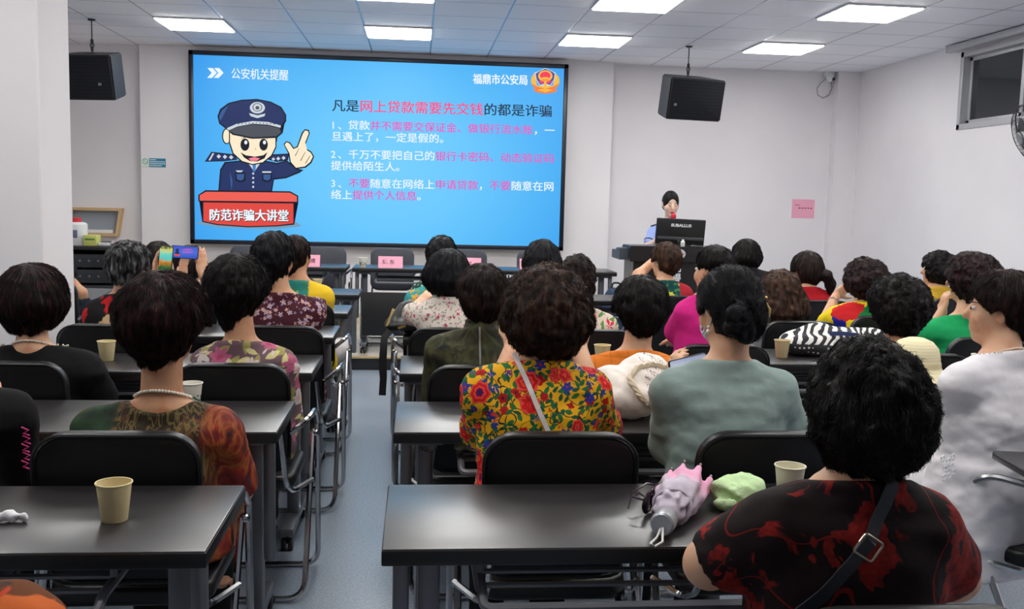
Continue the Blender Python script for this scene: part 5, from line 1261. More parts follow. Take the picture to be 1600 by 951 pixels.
# ------------------------------------------------------------------ hanging loudspeakers
def loudspeaker(px, py, Y, rz, label, logo):
    c = atY(px, py, Y); o = empty('hanging_loudspeaker', c, R(rz), label, 'loudspeaker', 'ceiling loudspeakers')
    tilt = R4('X', 12)
    b = MB(); t = bmesh.new(); f = t.faces.new([t.verts.new(p) for p in ((-.29, -.17, -.19), (.29, -.17, -.19), (.20, .20, -.19), (-.20, .20, -.19))]); r_ = bmesh.ops.extrude_face_region(t, geom=[f])
    bmesh.ops.translate(t, verts=[v for v in r_['geom'] if isinstance(v, bmesh.types.BMVert)], vec=(0, 0, .385)); bmesh.ops.recalc_face_normals(t, faces=t.faces[:]); bmesh.ops.bevel(t, geom=t.edges[:], offset=.012, segments=2, affect='EDGES'); t.transform(tilt); b._add(t)
    b.build('cabinet', plain('speaker_box', (34, 35, 40), .6), o)
    g_ = MB(); g_.rbox(.55, .012, .36, .015, .004, tilt @ T4(0, -.175, .002)); gr = g_.build('grille', M_GRILLE, o)
    b = MB(); b.box(-.015, .015, -.004, 0, -.012, .012, .002); lg = b.build('badge', plain('badge_grey', (120, 122, 130), .4), gr); lg.matrix_basis = tilt @ T4(logo, -.182, -.05)
    top = ZC-c[2]; b = MB(); b.tube([(0, .02, .20), (0, .02, top)], .005, 6)
    for k in range(3): b.tube([(.018*cos(2*pi*j/10)*(k % 2), .02+.018*cos(2*pi*j/10)*(1-k % 2), .235+.035*k+.022*sin(2*pi*j/10)) for j in range(10)], .005, 5, closed=True)
    b.box(-.05, .05, -.03, .07, .185, .20, .003); b.lathe([(0, top-.012), (.03, top-.012), (.034, top), (0, top)], (0, .02, 0), 14); b.build('hanging_chain', M_BLK, o); return o
g = G('speaker_grille', .75, .2); d_ = g.n('TexVoronoi', {'Vector': g.coord(), 'Scale': 160.0, 'Randomness': 0.0}).outputs['Distance']; g.set('Base Color', g.mix(g.math('LESS_THAN', d_, .35), srgb(32, 33, 38), srgb(16, 16, 19))); M_GRILLE = g.m
loudspeaker(1075, 153, 9.35, 13, 'black loudspeaker hanging from the ceiling right of the screen', -.22)
loudspeaker(143, 119, 9.2, -12, 'black loudspeaker hanging at the left, partly behind the white pillar', .17)

# ------------------------------------------------------------------ wall fixtures
q = atY(1255, 326, Y_F-.004); o = empty('pink_notice', (q[0], Y_F-.003, q[2]), 0, 'pink paper notice taped to the right part of the front wall', 'notice')
MB().box(-.13, .13, -.0015, .0015, -.105, .105).build('paper', M_PINK, o, True)
b = MB()
for k in range(5): b.box(-.055+.034*k, -.035+.034*k, -.003, -.0016, .002, .012)
b.box(-.10, -.04, -.003, -.0016, .038, .043); b.build('handwriting', M_INK, o, True)
q = atY(240, 254, Y_P-.003); o = empty('no_smoking_sign', (q[0], Y_P-.004, q[2]), 0, 'small blue and white no-smoking sign left of the screen', 'sign')
MB().box(-.122, -.045, -.003, .003, -.045, .045, .001).build('pictogram_plate', plain('sign_white', (222, 230, 214), .5), o, True); MB().box(-.045, .122, -.003, .003, -.045, .045, .001).build('text_plate', plain('sign_blue', (34, 124, 158), .5), o, True)
b = MB(); b.tube([(-.083+.026*cos(2*pi*k/24), -.004, .010+.026*sin(2*pi*k/24)) for k in range(24)], .004, 6, closed=True); b.tube([(-.101, -.004, .028), (-.065, -.004, -.008)], .003, 6); b.build('ban_ring', plain('sign_green', (96, 170, 158), .5), o)
b = MB(); rn = random.Random(4)
for k, z in enumerate((.030, .010, -.010, -.030)):
    x = -.037
    while x < (.02, .112, .112, .075)[k]:
        w_ = rn.uniform(.008, .016); b.box(x, x+w_, -.0045, -.003, z-.005, z+.005); x += w_+.004
b.build('sign_print', plain('print_white', (214, 232, 236), .5), o, True)
q = atY(1296, 122, Y_F-.05); o = empty('security_camera', (q[0], Y_F-.005, q[2]+.02), 0, 'white security camera with a looped cable under the ceiling corner', 'camera')
b = MB(); b.box(-.06, .06, -.06, .004, .0, .10, .006); b.build('mount_box', M_WHT, o); b = MB(); b.ball((.0, -.07, -.02), (.045, .045, .045), 14); b.build('dome', M_WHT, o); b = MB(); b.ball((.022, -.10, -.035), (.02, .02, .02), 10); b.build('lens', M_BLK, o)
b = MB(); b.tube([(.03+.0, -.02, -.05), (.05, -.012, -.12), (.02, -.01, -.20), (-.05, -.01, -.235), (-.11, -.01, -.20), (-.12, -.01, -.13), (-.08, -.012, -.07), (-.03, -.02, -.03)], .005, 6); b.build('cable', plain('cable_grey', (140, 140, 142), .5), o)

# wall fan on the right wall
fc = atY(1612, 214, 6.9); o = empty('wall_fan', (X_R-.02, fc[1], fc[2]+.02), 0, 'black wall fan with a wire cage at the right edge below the window', 'fan')
ctr = Vector((float(fc[0])-(X_R-.02), 0, 0)); Mf = T4(*ctr) @ R4('Z', -100) @ R4('X', 22)
M_FAN = plain('fan_black', (24, 25, 28), .4)
b = MB(); b.box(-.03, .02, -.05, .05, -.10, .08, .008); b.build('wall_bracket', M_FAN, o); b = MB(); b.tube(bend([(-.02, 0, -.02), tuple(ctr*.5+Vector((0, 0, -.08))), tuple(Mf @ Vector((0, .14, 0)))], .05), .016, 8); b.build('arm', M_FAN, o)
b = MB(); b.lathe([(0, -.08), (.05, -.07), (.065, 0), (.06, .08), (0, .09)], (0, 0, 0), 18, 0, Mf @ T4(0, .10, 0) @ R4('X', 90)); b.build('motor', M_FAN, o)
b = MB()
for k in range(40):
    a = 2*pi*k/40; b.tube([Mf @ Vector((rr_*cos(a), yy, rr_*sin(a))) for rr_, yy in ((.05, -.085), (.14, -.075), (.205, -.04), (.225, 0), (.205, .04), (.13, .06), (.06, .065))], .0016, 4)
for rr_, yy, tt_ in ((.225, 0, .006), (.14, -.075, .002), (.05, -.085, .003), (.13, .06, .002), (.19, -.052, .002)): b.tube([Mf @ Vector((rr_*cos(2*pi*k/40), yy, rr_*sin(2*pi*k/40))) for k in range(40)], tt_, 6, closed=True)
b.build('wire_cage', M_FAN, o); b = MB(); b.lathe([(0, 0), (.05, 0), (.04, .012), (0, .014)], (0, 0, 0), 18, 0, Mf @ T4(0, -.084, 0) @ R4('X', 90)); b.build('front_badge', plain('fan_badge', (120, 122, 126), .35), o)
for k in range(3):
    b = MB(); A0 = 2*pi*k/3; rows = []
    for i in range(7):
        rr_ = .035+.026*i
        rows.append([b.bm.verts.new(Mf @ Vector((rr_*cos(A0+u*(.62)+.25*i/6), .022*(.5-u)+dy, rr_*sin(A0+u*.62+.25*i/6)))) for u in (0, .33, .66, 1) for dy in (0, .003)])
    for a_, c_ in zip(rows[:-1], rows[1:]):
        for j in (0, 2, 4): b.bm.faces.new((a_[j], a_[j+2], c_[j+2], c_[j])); b.bm.faces.new((a_[j+1], c_[j+1], c_[j+3], a_[j+3]))
        b.bm.faces.new((a_[0], c_[0], c_[1], a_[1])); b.bm.faces.new((a_[6], a_[7], c_[7], c_[6]))
    b.build('blade', plain('fan_blade', (60, 62, 66), .35), o)

# wooden hatch on the front wall, equipment rack and what stands on it
q0 = atY(104, 367, Y_F-.02); q1 = atY(186, 325, Y_F-.02); M_OAK = plain('oak_frame', (206, 172, 126), .45)
o = empty('display_box', (float(q0[0]), Y_F, float(q0[2])), 0, 'oak framed display box on the wall behind the equipment rack', 'display box')
wd, ht = float(q1[0]-q0[0]), float(q1[2]-q0[2]); b = MB(); sk = .05
def fq(x0, x1, z0, z1): return [(x0+sk*z0/ht, 0, z0), (x1+sk*z0/ht, 0, z0), (x1+sk*z1/ht, 0, z1), (x0+sk*z1/ht, 0, z1)]
for (x0, x1, z0, z1) in ((0, wd, 0, .03), (0, wd, ht-.03, ht), (0, .03, .03, ht-.03), (wd-.03, wd, .03, ht-.03)):
    b.prism([(p[0], p[2]) for p in fq(x0, x1, z0, z1)], .09, T4(0, -.088, 0))
b.build('frame', M_OAK, o, True); MB().prism([(p[0], p[2]) for p in fq(.02, wd-.02, .02, ht-.02)], .01, T4(0, -.016, 0)).build('back_panel', plain('box_grey', (150, 156, 164), .4), o, True)
MB().box(.12, wd-.05, -.075, -.02, .03, .065, .003).build('papers', plain('paper_white', (232, 230, 226), .7), o)
rk = empty('equipment_rack', (-2.98, 9.45, Z_PL), 0, 'black equipment rack cabinet behind the greying woman, beside the pillar', 'rack')
M_RACK = plain('rack_black', (26, 27, 30), .35); b = MB(); rh = float(atY(150, 385, 9.2)[2])-Z_PL
for (x0, x1, y0, y1, z0, z1) in ((-.33, -.30, -.28, .28, 0, rh), (.30, .33, -.28, .28, 0, rh), (-.33, .33, .25, .28, 0, rh), (-.33, .33, -.28, .28, 0, .05), (-.34, .34, -.29, .29, rh-.03, rh)): b.box(x0, x1, y0, y1, z0, z1, .004)
b.build('cabinet', M_RACK, rk)
for k in range(5):
    z = .09+(rh-.14)/5*k; b = MB(); b.box(-.29, .29, -.24, .2, z, z+.12, .004); u = b.build('rack_unit', plain('unit_black', (36, 38, 42), .4), rk)
    b = MB()
    for j in range(5): b.lathe([(0, 0), (.011, 0), (.010, .01), (0, .011)], (0, 0, 0), 10, 0, T4(-.2+.08*j, -.24, z+.06) @ R4('X', 90))
    b.build('knob', M_GREY, u)
MB().box(-.30, .30, -.27, -.262, .06, rh-.04).build('glass_door', G('smoked_glass', .08, .5, 0, srgb(20, 22, 25)).m, rk, True) if False else None
zt = Z_PL+rh+.002
q = atY(121, 378, 9.35); o = empty('white_canister', (q[0], 9.35, zt), 0, 'white plastic canister with a red lid on the equipment rack', 'canister')
b = MB(); b.lathe([(0, 0), (.085, 0), (.09, .006), (.09, .19), (.075, .205), (.05, .21), (0, .21)], seg=24); b.build('canister_body', M_WHT, o); b = MB(); b.lathe([(0, .21), (.048, .21), (.048, .245), (.04, .25), (0, .25)], (-.01, 0, 0), 20); b.build('lid', plain('lid_red', (200, 46, 52), .5), o)
MB().box(-.03, .03, -.0935, -.090, .07, .14, .001).build('paper_label', plain('label_grey', (96, 104, 130), .6), o); 
q = atY(144, 378, 9.3); o = empty('tea_box', (q[0], 9.3, zt), R(-6), 'small yellow-green carton on the equipment rack', 'box')
MB().box(-.06, .06, -.05, .05, 0, .095, .003).build('carton', plain('carton_lime', (200, 204, 110), .6), o); MB().box(-.045, .045, -.052, -.0495, .052, .068, .0005).build('carton_print', plain('print_green', (96, 140, 60), .6), o); MB().box(-.055, .055, -.046, .046, .0945, .097, .001).build('carton_lid', plain('carton_pale', (216, 216, 150), .6), o)
q = atY(163, 379, 9.3); o = empty('adapter_box', (q[0], 9.3, zt), R(8), 'small grey and white device beside the yellow-green carton', 'device')
MB().box(-.05, .05, -.04, .04, 0, .03, .006).build('device_case', plain('case_white', (200, 200, 200), .5), o); MB().box(-.03, .055, .0, .05, .03, .045, .004).build('device_plug', M_GREY, o)
# mixing desk stand by the pillar
q = atY(150, 452, 8.2); o = empty('mixing_console', (-2.72, 7.9, 0), R(-8), 'grey-topped mixing console with blue lights by the equipment rack', 'console')
b = MB(); zc_ = float(q[2]); b.prism([(-.25, zc_-.10), (.22, zc_-.10), (.22, zc_+.02), (-.25, zc_-.05)], .60, Matrix(((0, 1, 0, -.30), (1, 0, 0, 0), (0, 0, 1, 0), (0, 0, 0, 1)))); b.build('console_body', plain('console_grey', (92, 94, 98), .4), o, True)
b = MB()
for k in range(12): b.box(-.26+.045*k, -.245+.045*k, -.256, -.2495, zc_-.078, zc_-.068)
b.build('indicator_lights', emit('led_blue', (70, 90, 255), 2.0), o, True)
for sx in (-.25, .25):
    b = MB(); b.box(sx-.025, sx+.025, -.03, .03, .04, zc_-.10, .004); b.box(sx-.03, sx+.03, -.22, .22, 0, .04, .006); b.build('leg', M_GREY, o)

# ------------------------------------------------------------------ things on the tables
TZ = .7505
cup(atZ(179, 812, TZ), 'beige paper cup standing on the table at the lower left', M_CUP, 1.02)
cup(atZ(167, 563, TZ), 'beige paper cup on the table before the woman in plain black', M_CUP)
cup(atZ(299, 636, TZ), 'white printed paper cup beside the shoulder of the woman in the painterly blouse', M_CUPW)
cup(atZ(1221, 558, TZ), 'beige paper cup beside the striped bag', M_CUP)
cup(atZ(1232, 778, TZ), 'cream paper cup at the shoulder of the woman in black and red', M_CUPC)
cup((float(atY(941, 552, 4.30)[0]), 4.30, TZ), 'paper cup half hidden behind the shoulder of the woman in orange', M_CUP)
cup(atZ(496, 452, TZ), 'beige paper cup at the shoulder of the woman in teal and yellow', M_CUP, .95)
cup((float(atY(567, 418, HY+.06)[0]), HY+.06, .7432+Z_PL), 'white paper cup with a green print on the middle head table', M_CUPW, 1.0)
cup((float(atY(1056, 480, 7.2)[0]), 7.2, TZ), 'beige paper cup left of the woman in magenta', M_CUP)
# crumpled tissue
q = atZ(15, 815, TZ); o = empty('crumpled_tissue', q, 0, 'small crumpled white tissue on the table at the lower left', 'tissue')
f = Field((-.05, -.04, -.002), (.05, .04, .04), .003); f.ell((0, 0, .012), (.020, .013, .013), 0); f.cone((.02, 0, .012), (.028, .002, .010), .004, .011, .006); f.cone((-.016, 0, .012), (-.024, -.004, .012), .004, .009, .006); f.noise(.005, .012, 8); f.half((0, 0, -1), (0, 0, 0), .002)
V, Q = f.nets(); mesh_np('tissue', V, Q, plain('tissue_white', (232, 230, 232), .9), o)
# folded umbrella
a0 = Vector(atZ(1037, 812, .79)); a1 = Vector(atZ(1082, 752, .79)); dv = (a1-a0); dv.z = 0; LN = .26; dv.normalize()
um = empty('folded_umbrella', (a0.x, a0.y, TZ+.006), math.atan2(dv.y, dv.x)-pi/2, 'folded pale pink umbrella with a silver grip on the front right table', 'umbrella')
g = G('umbrella_cloth', .6, .3); g.set('Base Color', g.mix(g.step(g.n('SeparateXYZ', {'Vector': g.coord()}).outputs[1], .13, .2), srgb(196, 184, 198), srgb(226, 160, 190))); cloth_bump(g, .5); M_UMB = g.m
f = Field((-.09, .02, -.002), (.09, .32, .13), .0045); f.chain([(0, .05, .037), (0, .12, .046), (0, .22, .044), (0, .27, .040)], [.026, .042, .044, .036], .01)
for k in range(8):
    a = 2*pi*k/8+.2; f.chain([(.030*cos(a), .06, .042+.030*sin(a)), (.046*cos(a+.5), .16, .046+.040*sin(a+.5)), (.050*cos(a+.9), .275, .046+.040*sin(a+.9))], [.007, .010, .008], .008)
f.noise(.004, .02, 3, (1, 2.2, 1)); f.half((0, 0, -1), (0, 0, .001), .003); V, Q = f.nets(); V = relax(V, Q, 1); mesh_np('canopy', V, Q, M_UMB, um)
b = MB(); b.lathe([(0, 0), (.022, 0), (.026, .004), (.027, .03), (.024, .036), (.0245, .05), (.02, .056), (0, .056)], (0, 0, 0), 24, 0, T4(0, -.02, .029) @ R4('X', -90)); gp = b.build('grip', plain('grip_silver', (176, 178, 182), .35, .5, .6), um)
b = MB(); b.tube([(.003, -.02, .022), (.012, -.06, .006), (.002, -.088, .004), (-.010, -.075, .004), (-.004, -.045, .008), (-.002, -.02, .02)], .0026, 6); b.build('wrist_loop', plain('loop_white', (222, 220, 216), .7), gp)
b = MB(); b.tube([(.040*cos(2*pi*k/20), .085+.01*sin(4*pi*k/20), .040+.0385*sin(2*pi*k/20)) for k in range(20)], .006, 6, closed=True); b.build('tie_band', M_UMB, um)
b = MB()
for k in range(8): a = 2*pi*k/8+1.1; b.ball((.052*cos(a), .292, max(.048+.044*sin(a), .006)), .0035, 6)
b.build('rib_tip', M_SILV, um)
# sunglasses
q = atZ(1018, 796, TZ); sgl = empty('sunglasses', q, R(62), 'dark folded sunglasses lying beside the pink umbrella', 'glasses'); M_FRM = plain('frame_plum', (46, 24, 40), .25); M_LENS = G('lens_tint', .06, .6, 0, srgb(40, 30, 48)).m
for sd in (-1, 1):
    b = MB(); b.tube(bend([(sd*.006, 0, .012), (sd*.010, .004, .046), (sd*.058, .0, .050), (sd*.066, .006, .024), (sd*.050, .002, .004), (sd*.016, 0, .004), (sd*.006, 0, .012)], .01, 3), .0028, 6); fr_ = b.build('rim', M_FRM, sgl)
    b = MB(); b.ball((sd*.036, .002, .027), (.027, .003, .021), 14); b.build('lens', M_LENS, fr_)
    b = MB(); b.tube([(sd*.066, .004, .042), (sd*.060, .03, .044), (-sd*.0, .04+.008*sd, .036), (-sd*.05, .035+.008*sd, .012)], [.003, .0028, .0028, .002], 6); b.build('temple', M_FRM, sgl)
b = MB(); b.tube([(-.008, 0, .036), (0, -.002, .039), (.008, 0, .036)], .0025, 6); b.build('bridge', M_FRM, sgl)
# pale green face towel
q = atZ(1146, 790, TZ); o = empty('face_towel', q, R(-8), 'pale green face towel bunched beside the umbrella', 'towel')
f = Field((-.10, -.09, -.002), (.11, .10, .10), .0045); f.ell((.0, .01, .035), (.062, .055, .035), 0); f.ell((.035, .015, .035), (.042, .045, .030), .03); f.ell((-.015, -.042, .020), (.045, .022, .020), .02); f.cone((-.045, -.025, .045), (.005, -.045, .02), .009, .009, .012, cut=True); f.noise(.007, .035, 4); f.noise(.003, .010, 6); f.half((0, 0, -1), (0, 0, .001), .003)
g = G('terry_green', .95, .1); v = g.coord(); g.set('Base Color', g.mix(g.noise(v, 40, 3), srgb(188, 222, 160), srgb(214, 238, 190))); g.bump(g.noise(v, 500, 2), .6, .004); V, Q = f.nets(); V = relax(V, Q, 1); mesh_np('towel', V, Q, g.m, o)
# white tote bag with rope handles
q = atZ(1000, 662, TZ); o = empty('tote_bag', (q[0], q[1]+.10, TZ), R(0), 'white canvas tote bag with a thick rope handle and printed script', 'bag')
f = Field((-.22, -.20, -.005), (.26, .26, .28), .006); f.ell((-.02, .0, .075), (.125, .11, .075), 0); f.ell((.05, .06, .12), (.11, .10, .085), .05); f.ell((-.08, .04, .11), (.055, .09, .055), .04); f.noise(.010, .06, 5); f.noise(.004, .025, 6); f.half((0, 0, -1), (0, 0, .001), .004)
g = G('tote_canvas', .9, .15); v = g.coord(); sp = g.n('SeparateXYZ', {'Vector': v}); scr_ = g.math('LESS_THAN', g.math('ABSOLUTE', g.math('SUBTRACT', g.noise(g.mapped((130, 40, 60), (0, 0, 0), (0, .6, 0)), 1.0, 2), .5)), .035); band = g.math('GREATER_THAN', sp.outputs[0], .02); band = g.math('MULTIPLY', band, g.math('GREATER_THAN', sp.outputs[2], .085)); rowm = g.math('GREATER_THAN', g.math('FRACT', g.math('MULTIPLY', g.math('ADD', sp.outputs[2], g.math('MULTIPLY', sp.outputs[0], .5)), 42.0)), .45)
c = g.mix(g.noise(v, 20, 2), srgb(220, 208, 200), srgb(232, 224, 216)); c = g.mix(g.math('MULTIPLY', g.math('MULTIPLY', scr_, band), g.math('MULTIPLY', rowm, .8)), c, srgb(54, 50, 56)); g.set('Base Color', c); cloth_bump(g); V, Q = f.nets(); V = relax(V, Q, 1); mesh_np('bag_body', V, Q, g.m, o)
hd_ = [(.10, -.055, .05), (.055, -.085, .085), (.0, -.082, .13), (-.02, -.04, .175), (.01, .0, .20), (.06, .01, .215), (.12, .0, .205)]
hd_ = on_sd = []
for t in np.linspace(0, 1, 40):
    k = t*6; i = min(int(k), 5); u = k-i; ctrl = [(.10, .035), (.04, .055), (-.01, .10), (-.035, .145), (.0, .175), (.06, .185), (.13, .165)]
    x = ctrl[i][0]*(1-u)+ctrl[i+1][0]*u; z = ctrl[i][1]*(1-u)+ctrl[i+1][1]*u
    ys = np.linspace(-.2, .2, 160); d = f.at(np.stack([np.full(160, x), ys, np.full(160, z)], 1)); j = int(np.argmax(d < .007)) if (d < .007).any() else int(np.argmin(d)); hd_.append((x, float(ys[j]), z))
b = MB()
for s_ in range(3): b.tube([(p[0]+.0052*cos(k*.9+s_*2.09), p[1]-.002, p[2]+.0052*sin(k*.9+s_*2.09)) for k, p in enumerate(hd_)], .0056, 6)
b.build('rope_handle', plain('rope_cream', (214, 198, 172), .9), o)
# black handbag with gold zips, strap hanging into the aisle
q = atZ(634, 522, TZ); o = empty('handbag', (q[0]+.02, ROW[3]+.13, TZ), 0, 'black leather handbag with gold zips, its strap hanging into the aisle', 'handbag')
f = Field((-.20, -.17, -.004), (.24, .22, .24), .006); f.ell((.02, .02, .055), (.15, .12, .055), 0); f.ell((.05, .06, .10), (.12, .09, .075), .04); f.cone((-.10, -.06, .05), (-.04, .02, .14), .03, .03, .03); f.noise(.010, .06, 7); f.half((0, 0, -1), (0, 0, .001), .004); V, Q = f.nets(); V = relax(V, Q, 1); mesh_np('bag_body', V, Q, M_LEATHER, o)
def sk_pts(f, xs, zs, off=.002, lo=-.165):
    out = []
    for x, z in zip(xs, zs):
        ys = np.linspace(lo, .2, 160); d = f.at(np.stack([np.full(160, x), ys, np.full(160, z)], 1)); j = int(np.argmax(d < off)) if (d < off).any() else int(np.argmin(d)); out.append((x, float(ys[j]), z))
    return out
for (xa, za, xb, zb) in ((-.115, .055, -.085, .135), (-.06, .045, -.02, .06), (-.03, .08, .02, .085)):
    ribbon_obj('gold_zip', sk_pts(f, np.linspace(xa, xb, 8), np.linspace(za, zb, 8)), .014, .004, M_GOLD, o)
b = MB(); b.tube([(-.115, -.10, .02), (-.125, -.13, -.03), (-.125, -.13, -.10), (-.12, -.13, -.20), (-.128, -.13, -.26)], [.012, .014, .010, .02, .024], 8)
ribbon_obj('shoulder_strap', [(-.10, -.09, .03), (-.128, -.12, .0), (-.132, -.125, -.10), (-.130, -.125, -.20), (-.135, -.125, -.30)], .036, .006, M_BLK, o); ribbon_obj('shoulder_strap', [(-.11, -.08, .02), (-.142, -.10, -.02), (-.150, -.105, -.14), (-.135, -.125, -.295)], .012, .005, M_BLK, o); b.bm.free()
# striped and dotted bag on the table right of centre
q = atZ(1262, 566, TZ); o = empty('striped_bag', (q[0]+.15, q[1]+.20, TZ), R(-4), 'black and white striped and dotted soft bag lying on the table', 'bag')
f = Field((-.24, -.20, -.004), (.42, .24, .18), .007); f.chain([(-.14, -.02, .045), (.06, -.02, .055), (.20, .0, .05)], [.045, .055, .05], .02); f.chain([(-.15, .07, .05), (.02, .09, .075), (.30, .10, .07)], [.05, .07, .06], .05); f.ell((.10, .04, .05), (.20, .14, .06), .04); f.noise(.010, .07, 3); f.half((0, 0, -1), (0, 0, .001), .004)
g = G('striped_cloth', .7, .25); v = g.coord(); sp = g.n('SeparateXYZ', {'Vector': v}); wv = g.math('ADD', g.math('ADD', sp.outputs[0], g.math('MULTIPLY', sp.outputs[2], -.7)), g.math('MULTIPLY', g.noise(v, 8, 2), .10)); stp = g.math('GREATER_THAN', g.math('FRACT', g.math('MULTIPLY', wv, 24.0)), .5)
dot = g.math('LESS_THAN', g.n('TexVoronoi', {'Vector': v, 'Scale': 46.0, 'Randomness': .25}).outputs['Distance'], .26); low = g.step(sp.outputs[2], .062, .066)
c = g.mix(low, g.mix(dot, srgb(50, 50, 54), srgb(220, 218, 214)), g.mix(stp, srgb(38, 38, 44), srgb(222, 220, 216))); g.set('Base Color', c); cloth_bump(g, .5); V, Q = f.nets(); V = relax(V, Q, 1); mesh_np('bag_body', V, Q, g.m, o)
b = MB(); ribbon_obj('blue_trim', [(p[0], p[1]-.002, p[2]+.004) for p in [(.02, -.04, .112), (.08, -.055, .115), (.14, -.06, .11), (.19, -.06, .09)]], .02, .004, plain('trim_blue', (56, 72, 120), .7), o); b.bm.free()
# straw sun hat
q = atZ(1450, 630, TZ); o = empty('sun_hat', (q[0], q[1]+.12, TZ), 0, 'cream straw sun hat resting on the table before the woman in white', 'hat')
g = G('straw_cream', .85, .2); sp = g.n('SeparateXYZ', {'Vector': g.coord()}); g.set('Base Color', g.mix(g.math('FRACT', g.math('MULTIPLY', sp.outputs[2], 90.0)), srgb(216, 204, 164), srgb(232, 222, 186))); g.bump(g.math('FRACT', g.math('MULTIPLY', sp.outputs[2], 90.0)), .3, .003)
b = MB(); b.lathe([(.155, .035), (.150, .045), (.135, .06), (.102, .085), (.094, .10), (.092, .13), (.084, .165), (.062, .19), (.03, .203), (0, .206)], seg=40); b.lathe([(0, .200), (.06, .184), (.088, .13), (.098, .083), (.132, .056), (.155, .035)], seg=40); b.build('hat_body', g.m, o)
b = MB(); b.lathe([(.0945, .094), (.0975, .094), (.0955, .112), (.0925, .112)], seg=40); b.build('hat_band', plain('band_straw', (206, 192, 150), .8), o)
o.location.z = TZ+.0; b = MB(); b.lathe([(0, 0), (.12, 0), (.13, .012), (.11, .05), (.05, .06), (0, .06)], seg=24); s_ = empty('folded_cloth', (o.location.x, o.location.y, TZ), 0, 'pale green folded cloth underneath the straw hat', 'cloth'); b.build('cloth', plain('cloth_palegreen', (196, 206, 160), .9), s_); o.location.z = TZ+.028
# dotted pouch on the last table, phones, bottle in a table shelf, yellow jacket
q = atY(664, 452, 7.28); o = empty('dotted_hat', (q[0], 7.28, TZ), 0, 'dark green polka-dot fabric hat on the table before the woman in teal', 'hat')
f = Field((-.14, -.12, -.004), (.14, .12, .13), .006); f.ell((0, 0, .02), (.11, .09, .09), 0); f.noise(.006, .05, 2); f.half((0, 0, -1), (0, 0, .001), .003); g = G('dotted_green', .8, .2); dd = g.n('TexVoronoi', {'Vector': g.coord(), 'Scale': 40.0, 'Randomness': .1}).outputs['Distance']; g.set('Base Color', g.mix(g.math('LESS_THAN', dd, .27), srgb(28, 62, 52), srgb(206, 214, 196))); V, Q = f.nets(); mesh_np('crown', V, Q, g.m, o); b = MB(); b.lathe([(.095, .004), (.128, .001), (.130, .004), (.1, .02)], seg=30); b.build('brim', g.m, o)
def phone(c, look, roll, label, w, h, pic, group=None):
    """slim phone standing upright in a hand; its screen faces the holder"""
    o = empty('mobile_phone', c, 0, label, 'phone', group); M_ = R4('Z', look) @ R4('X', -8) @ R4('Y', roll)
    b = MB(); b.rbox(w, .008, h, .009, .002, M_); b.build('case', M_BLK, o)
    b = MB(); bb = M_ @ T4(0, -.0048, 0)
    s = b.rbox(w-.006, .001, h-.008, .006, 0, bb).build('phone_screen', pic, o); return o
def pic_screen(name, stops, sc, kind):
    g = G(name, .2, .4, 0, (0, 0, 0, 1)); sp = g.n('SeparateXYZ', {'Vector': g.coord('Generated')})
    t = g.math('ADD', sp.outputs[2], g.math('MULTIPLY', g.math('SUBTRACT', g.noise(g.coord('Object'), sc, 3), .5), .35)); g.set('Emission Color', g.ramp(t, stops)); g.set('Emission Strength', .9); return g.m
hF = F_['AR'][1][2]; rF = F_['root'].location
q = atY(259, 406, 5.03); phone(q, -4, 3, 'black phone held upright, its bright screen showing a green and yellow picture', .068, .142, pic_screen('picture_warm', [(0, srgb(30, 40, 30)), (.25, srgb(60, 110, 60)), (.42, srgb(220, 130, 40)), (.55, srgb(90, 210, 200)), (.72, srgb(120, 220, 200)), (.85, srgb(220, 220, 130)), (1, srgb(24, 24, 26))], 60, 0))
q = atY(289, 394, 5.53); ph = phone(q, -3, -87, 'phone held sideways, its screen filming the blue slide', .070, .148, pic_screen('picture_blue', [(0, srgb(50, 84, 190)), (.5, srgb(84, 116, 226)), (1, srgb(60, 90, 200))], 10, 0))
b = MB()
for (cx_, cz_, rx_, rz_, mi_) in ((-.040, .010, .010, .010, 0), (-.040, -.004, .013, .008, 0), (-.040, -.016, .016, .006, 1), (.015, .016, .030, .0022, 2), (.015, .006, .034, .0016, 2), (.015, -.002, .030, .0016, 2)):
    b.prism([(cx_+rx_*cos(2*pi*k/14), cz_+rz_*sin(2*pi*k/14)) for k in range(14)], .0004, R4('Z', -3) @ R4('X', -8) @ T4(0, -.0062, 0), mi_)
b.build('phone_picture', [EM['navy'], EM['red'], EM['rose']], ph, True)
q = atY(1076, 573, 3.0); phone(q, 14, 80, 'dark phone held by the woman in sage green', .066, .138, pic_screen('picture_pale', [(0, srgb(40, 44, 56)), (.4, srgb(60, 64, 80)), (.5, srgb(190, 196, 220)), (1, srgb(150, 158, 190))], 30, 0))
q = atY(668, 732, 3.03); o = empty('glass_tumbler', (q[0], q[1]+.01, .668), 0, 'clear glass bottle lying in the shelf under the second right table', 'bottle')
g = G('clear_glass', .05, .5, 0, srgb(226, 232, 232)); g.set('Transmission Weight', .85); b = MB(); b.lathe([(0, 0), (.026, 0), (.030, .004), (.031, .02), (.030, .12), (.018, .15), (.015, .17), (0, .17)], (0, 0, 0), 24, 0, T4(0, 0, .032) @ R4('X', -90)); b.build('bottle_body', g.m, o); b = MB(); b.lathe([(0, .17), (.017, .17), (.017, .19), (0, .19)], (0, 0, 0), 16, 0, T4(0, 0, .032) @ R4('X', -90)); b.build('cap', M_BLK, o)
q = atY(735, 716, 3.05); o = empty('plastic_bag', (q[0]+.06, q[1]+.05, .668), 0, 'crumpled olive plastic bag stuffed in the shelf under the second right table', 'bag')
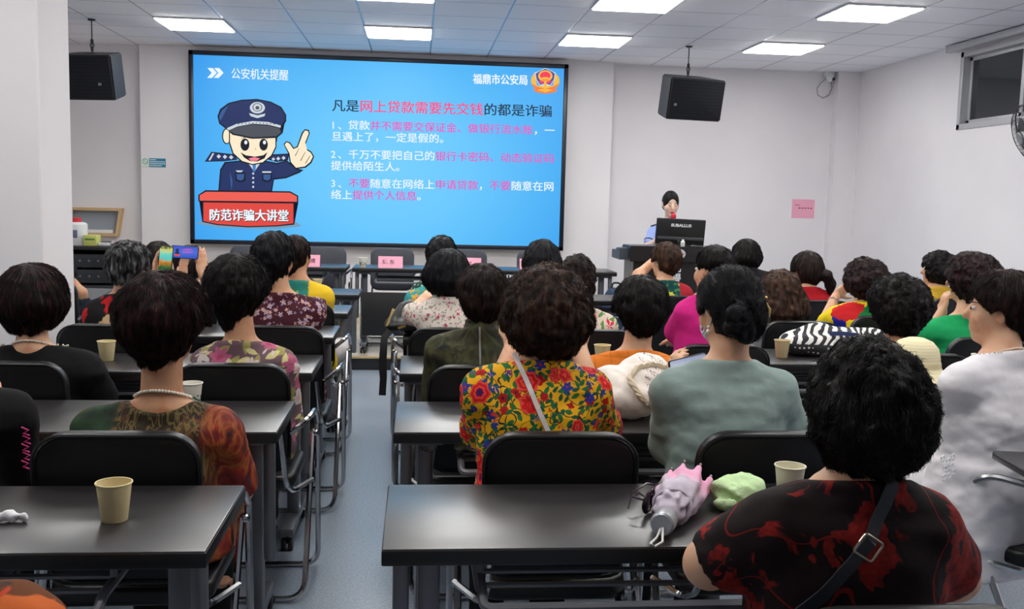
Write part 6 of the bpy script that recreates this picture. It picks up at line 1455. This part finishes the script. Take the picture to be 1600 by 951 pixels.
f = Field((-.15, -.11, -.005), (.16, .14, .07), .005); f.ell((0, 0, .025), (.12, .08, .026), 0); f.ell((.08, .02, .025), (.06, .07, .024), .03); f.noise(.008, .035, 9); f.noise(.005, .014, 4); f.half((0, 0, 1), (0, 0, .046), .006); f.half((0, 0, -1), (0, 0, .001), .003); g = G('plastic_olive', .25, .5); v = g.coord(); g.set('Base Color', g.mix(g.noise(v, 20, 3), srgb(70, 78, 50), srgb(136, 142, 96))); V, Q = f.nets(); mesh_np('bag_film', V, Q, g.m, o)
rE = E_['root'].location
q = atY(512, 545, 5.60); o = empty('yellow_scarf', (q[0], q[1], 0), 0, 'bright yellow cloth hanging down beside the white trousers at the aisle', 'scarf'); f = Field((-.09, -.08, .28), (.10, .08, .80), .007); zt_, zb_ = float(atY(516, 500, 5.72)[2]), float(atY(516, 592, 5.72)[2])
f.chain([(-.01, 0, min(zt_, .76)), (.015, 0, .52), (.0, 0, zb_+.03)], [.025, .045, .03], .03); f.noise(.014, .05, 3, (.6, .6, 3)); V, Q = f.nets(); V = relax(V, Q, 1); mesh_np('cloth', V, Q, fabric('yellow_cloth', (222, 186, 30), .8), o)
# patterned bundle in the lower left corner and a monochrome bundle on the bench beside the woman in sage green
q = atY(25, 935, 1.42); o = empty('printed_bundle', (q[0], q[1], 0), 0, 'orange printed cloth bundle in the lower left corner', 'bag'); zz_ = float(atY(25, 908, 1.42)[2]); f = Field((-.20, -.14, zz_-.24), (.13, .14, zz_+.02), .007); f.ell((-.03, 0, zz_-.09), (.10, .09, .09), 0); f.ell((-.09, 0, zz_-.10), (.08, .09, .085), .04); f.noise(.008, .05, 3); V, Q = f.nets(); mesh_np('cloth', V, Q, pat_floral('bundle_print', (104, 56, 26), [('b', 9, .5, (196, 96, 40), None, 1.0), ('b', 14, .6, (60, 44, 30), None, 3.0), ('f', 12, .4, (206, 70, 36), None, 2.0)]), o)
ch = chair(q[0]-.02, q[1]-.17, 'black padded chair in the lower left corner holding the printed bundle'); 
o2 = o; zs = .452; f2 = Field((-.15, -.12, 0), (.15, .13, zz_-.15), .01)
q = atY(1258, 655, 3.0); o = empty('monochrome_bundle', (q[0], q[1]+.05, 0), 0, 'black and white patterned cloth bundle right of the woman in sage green', 'bag'); zz_ = float(atY(1258, 648, 3.0)[2]); f = Field((-.12, -.1, zz_-.2), (.12, .1, zz_+.02), .007); f.ell((0, 0, zz_-.06), (.10, .08, .06), 0); f.noise(.010, .05, 3); V, Q = f.nets(); mesh_np('cloth', V, Q, pat_floral('mono_print', (24, 24, 26), [('b', 40, .54, (190, 188, 186), None, 1.0)]), o)
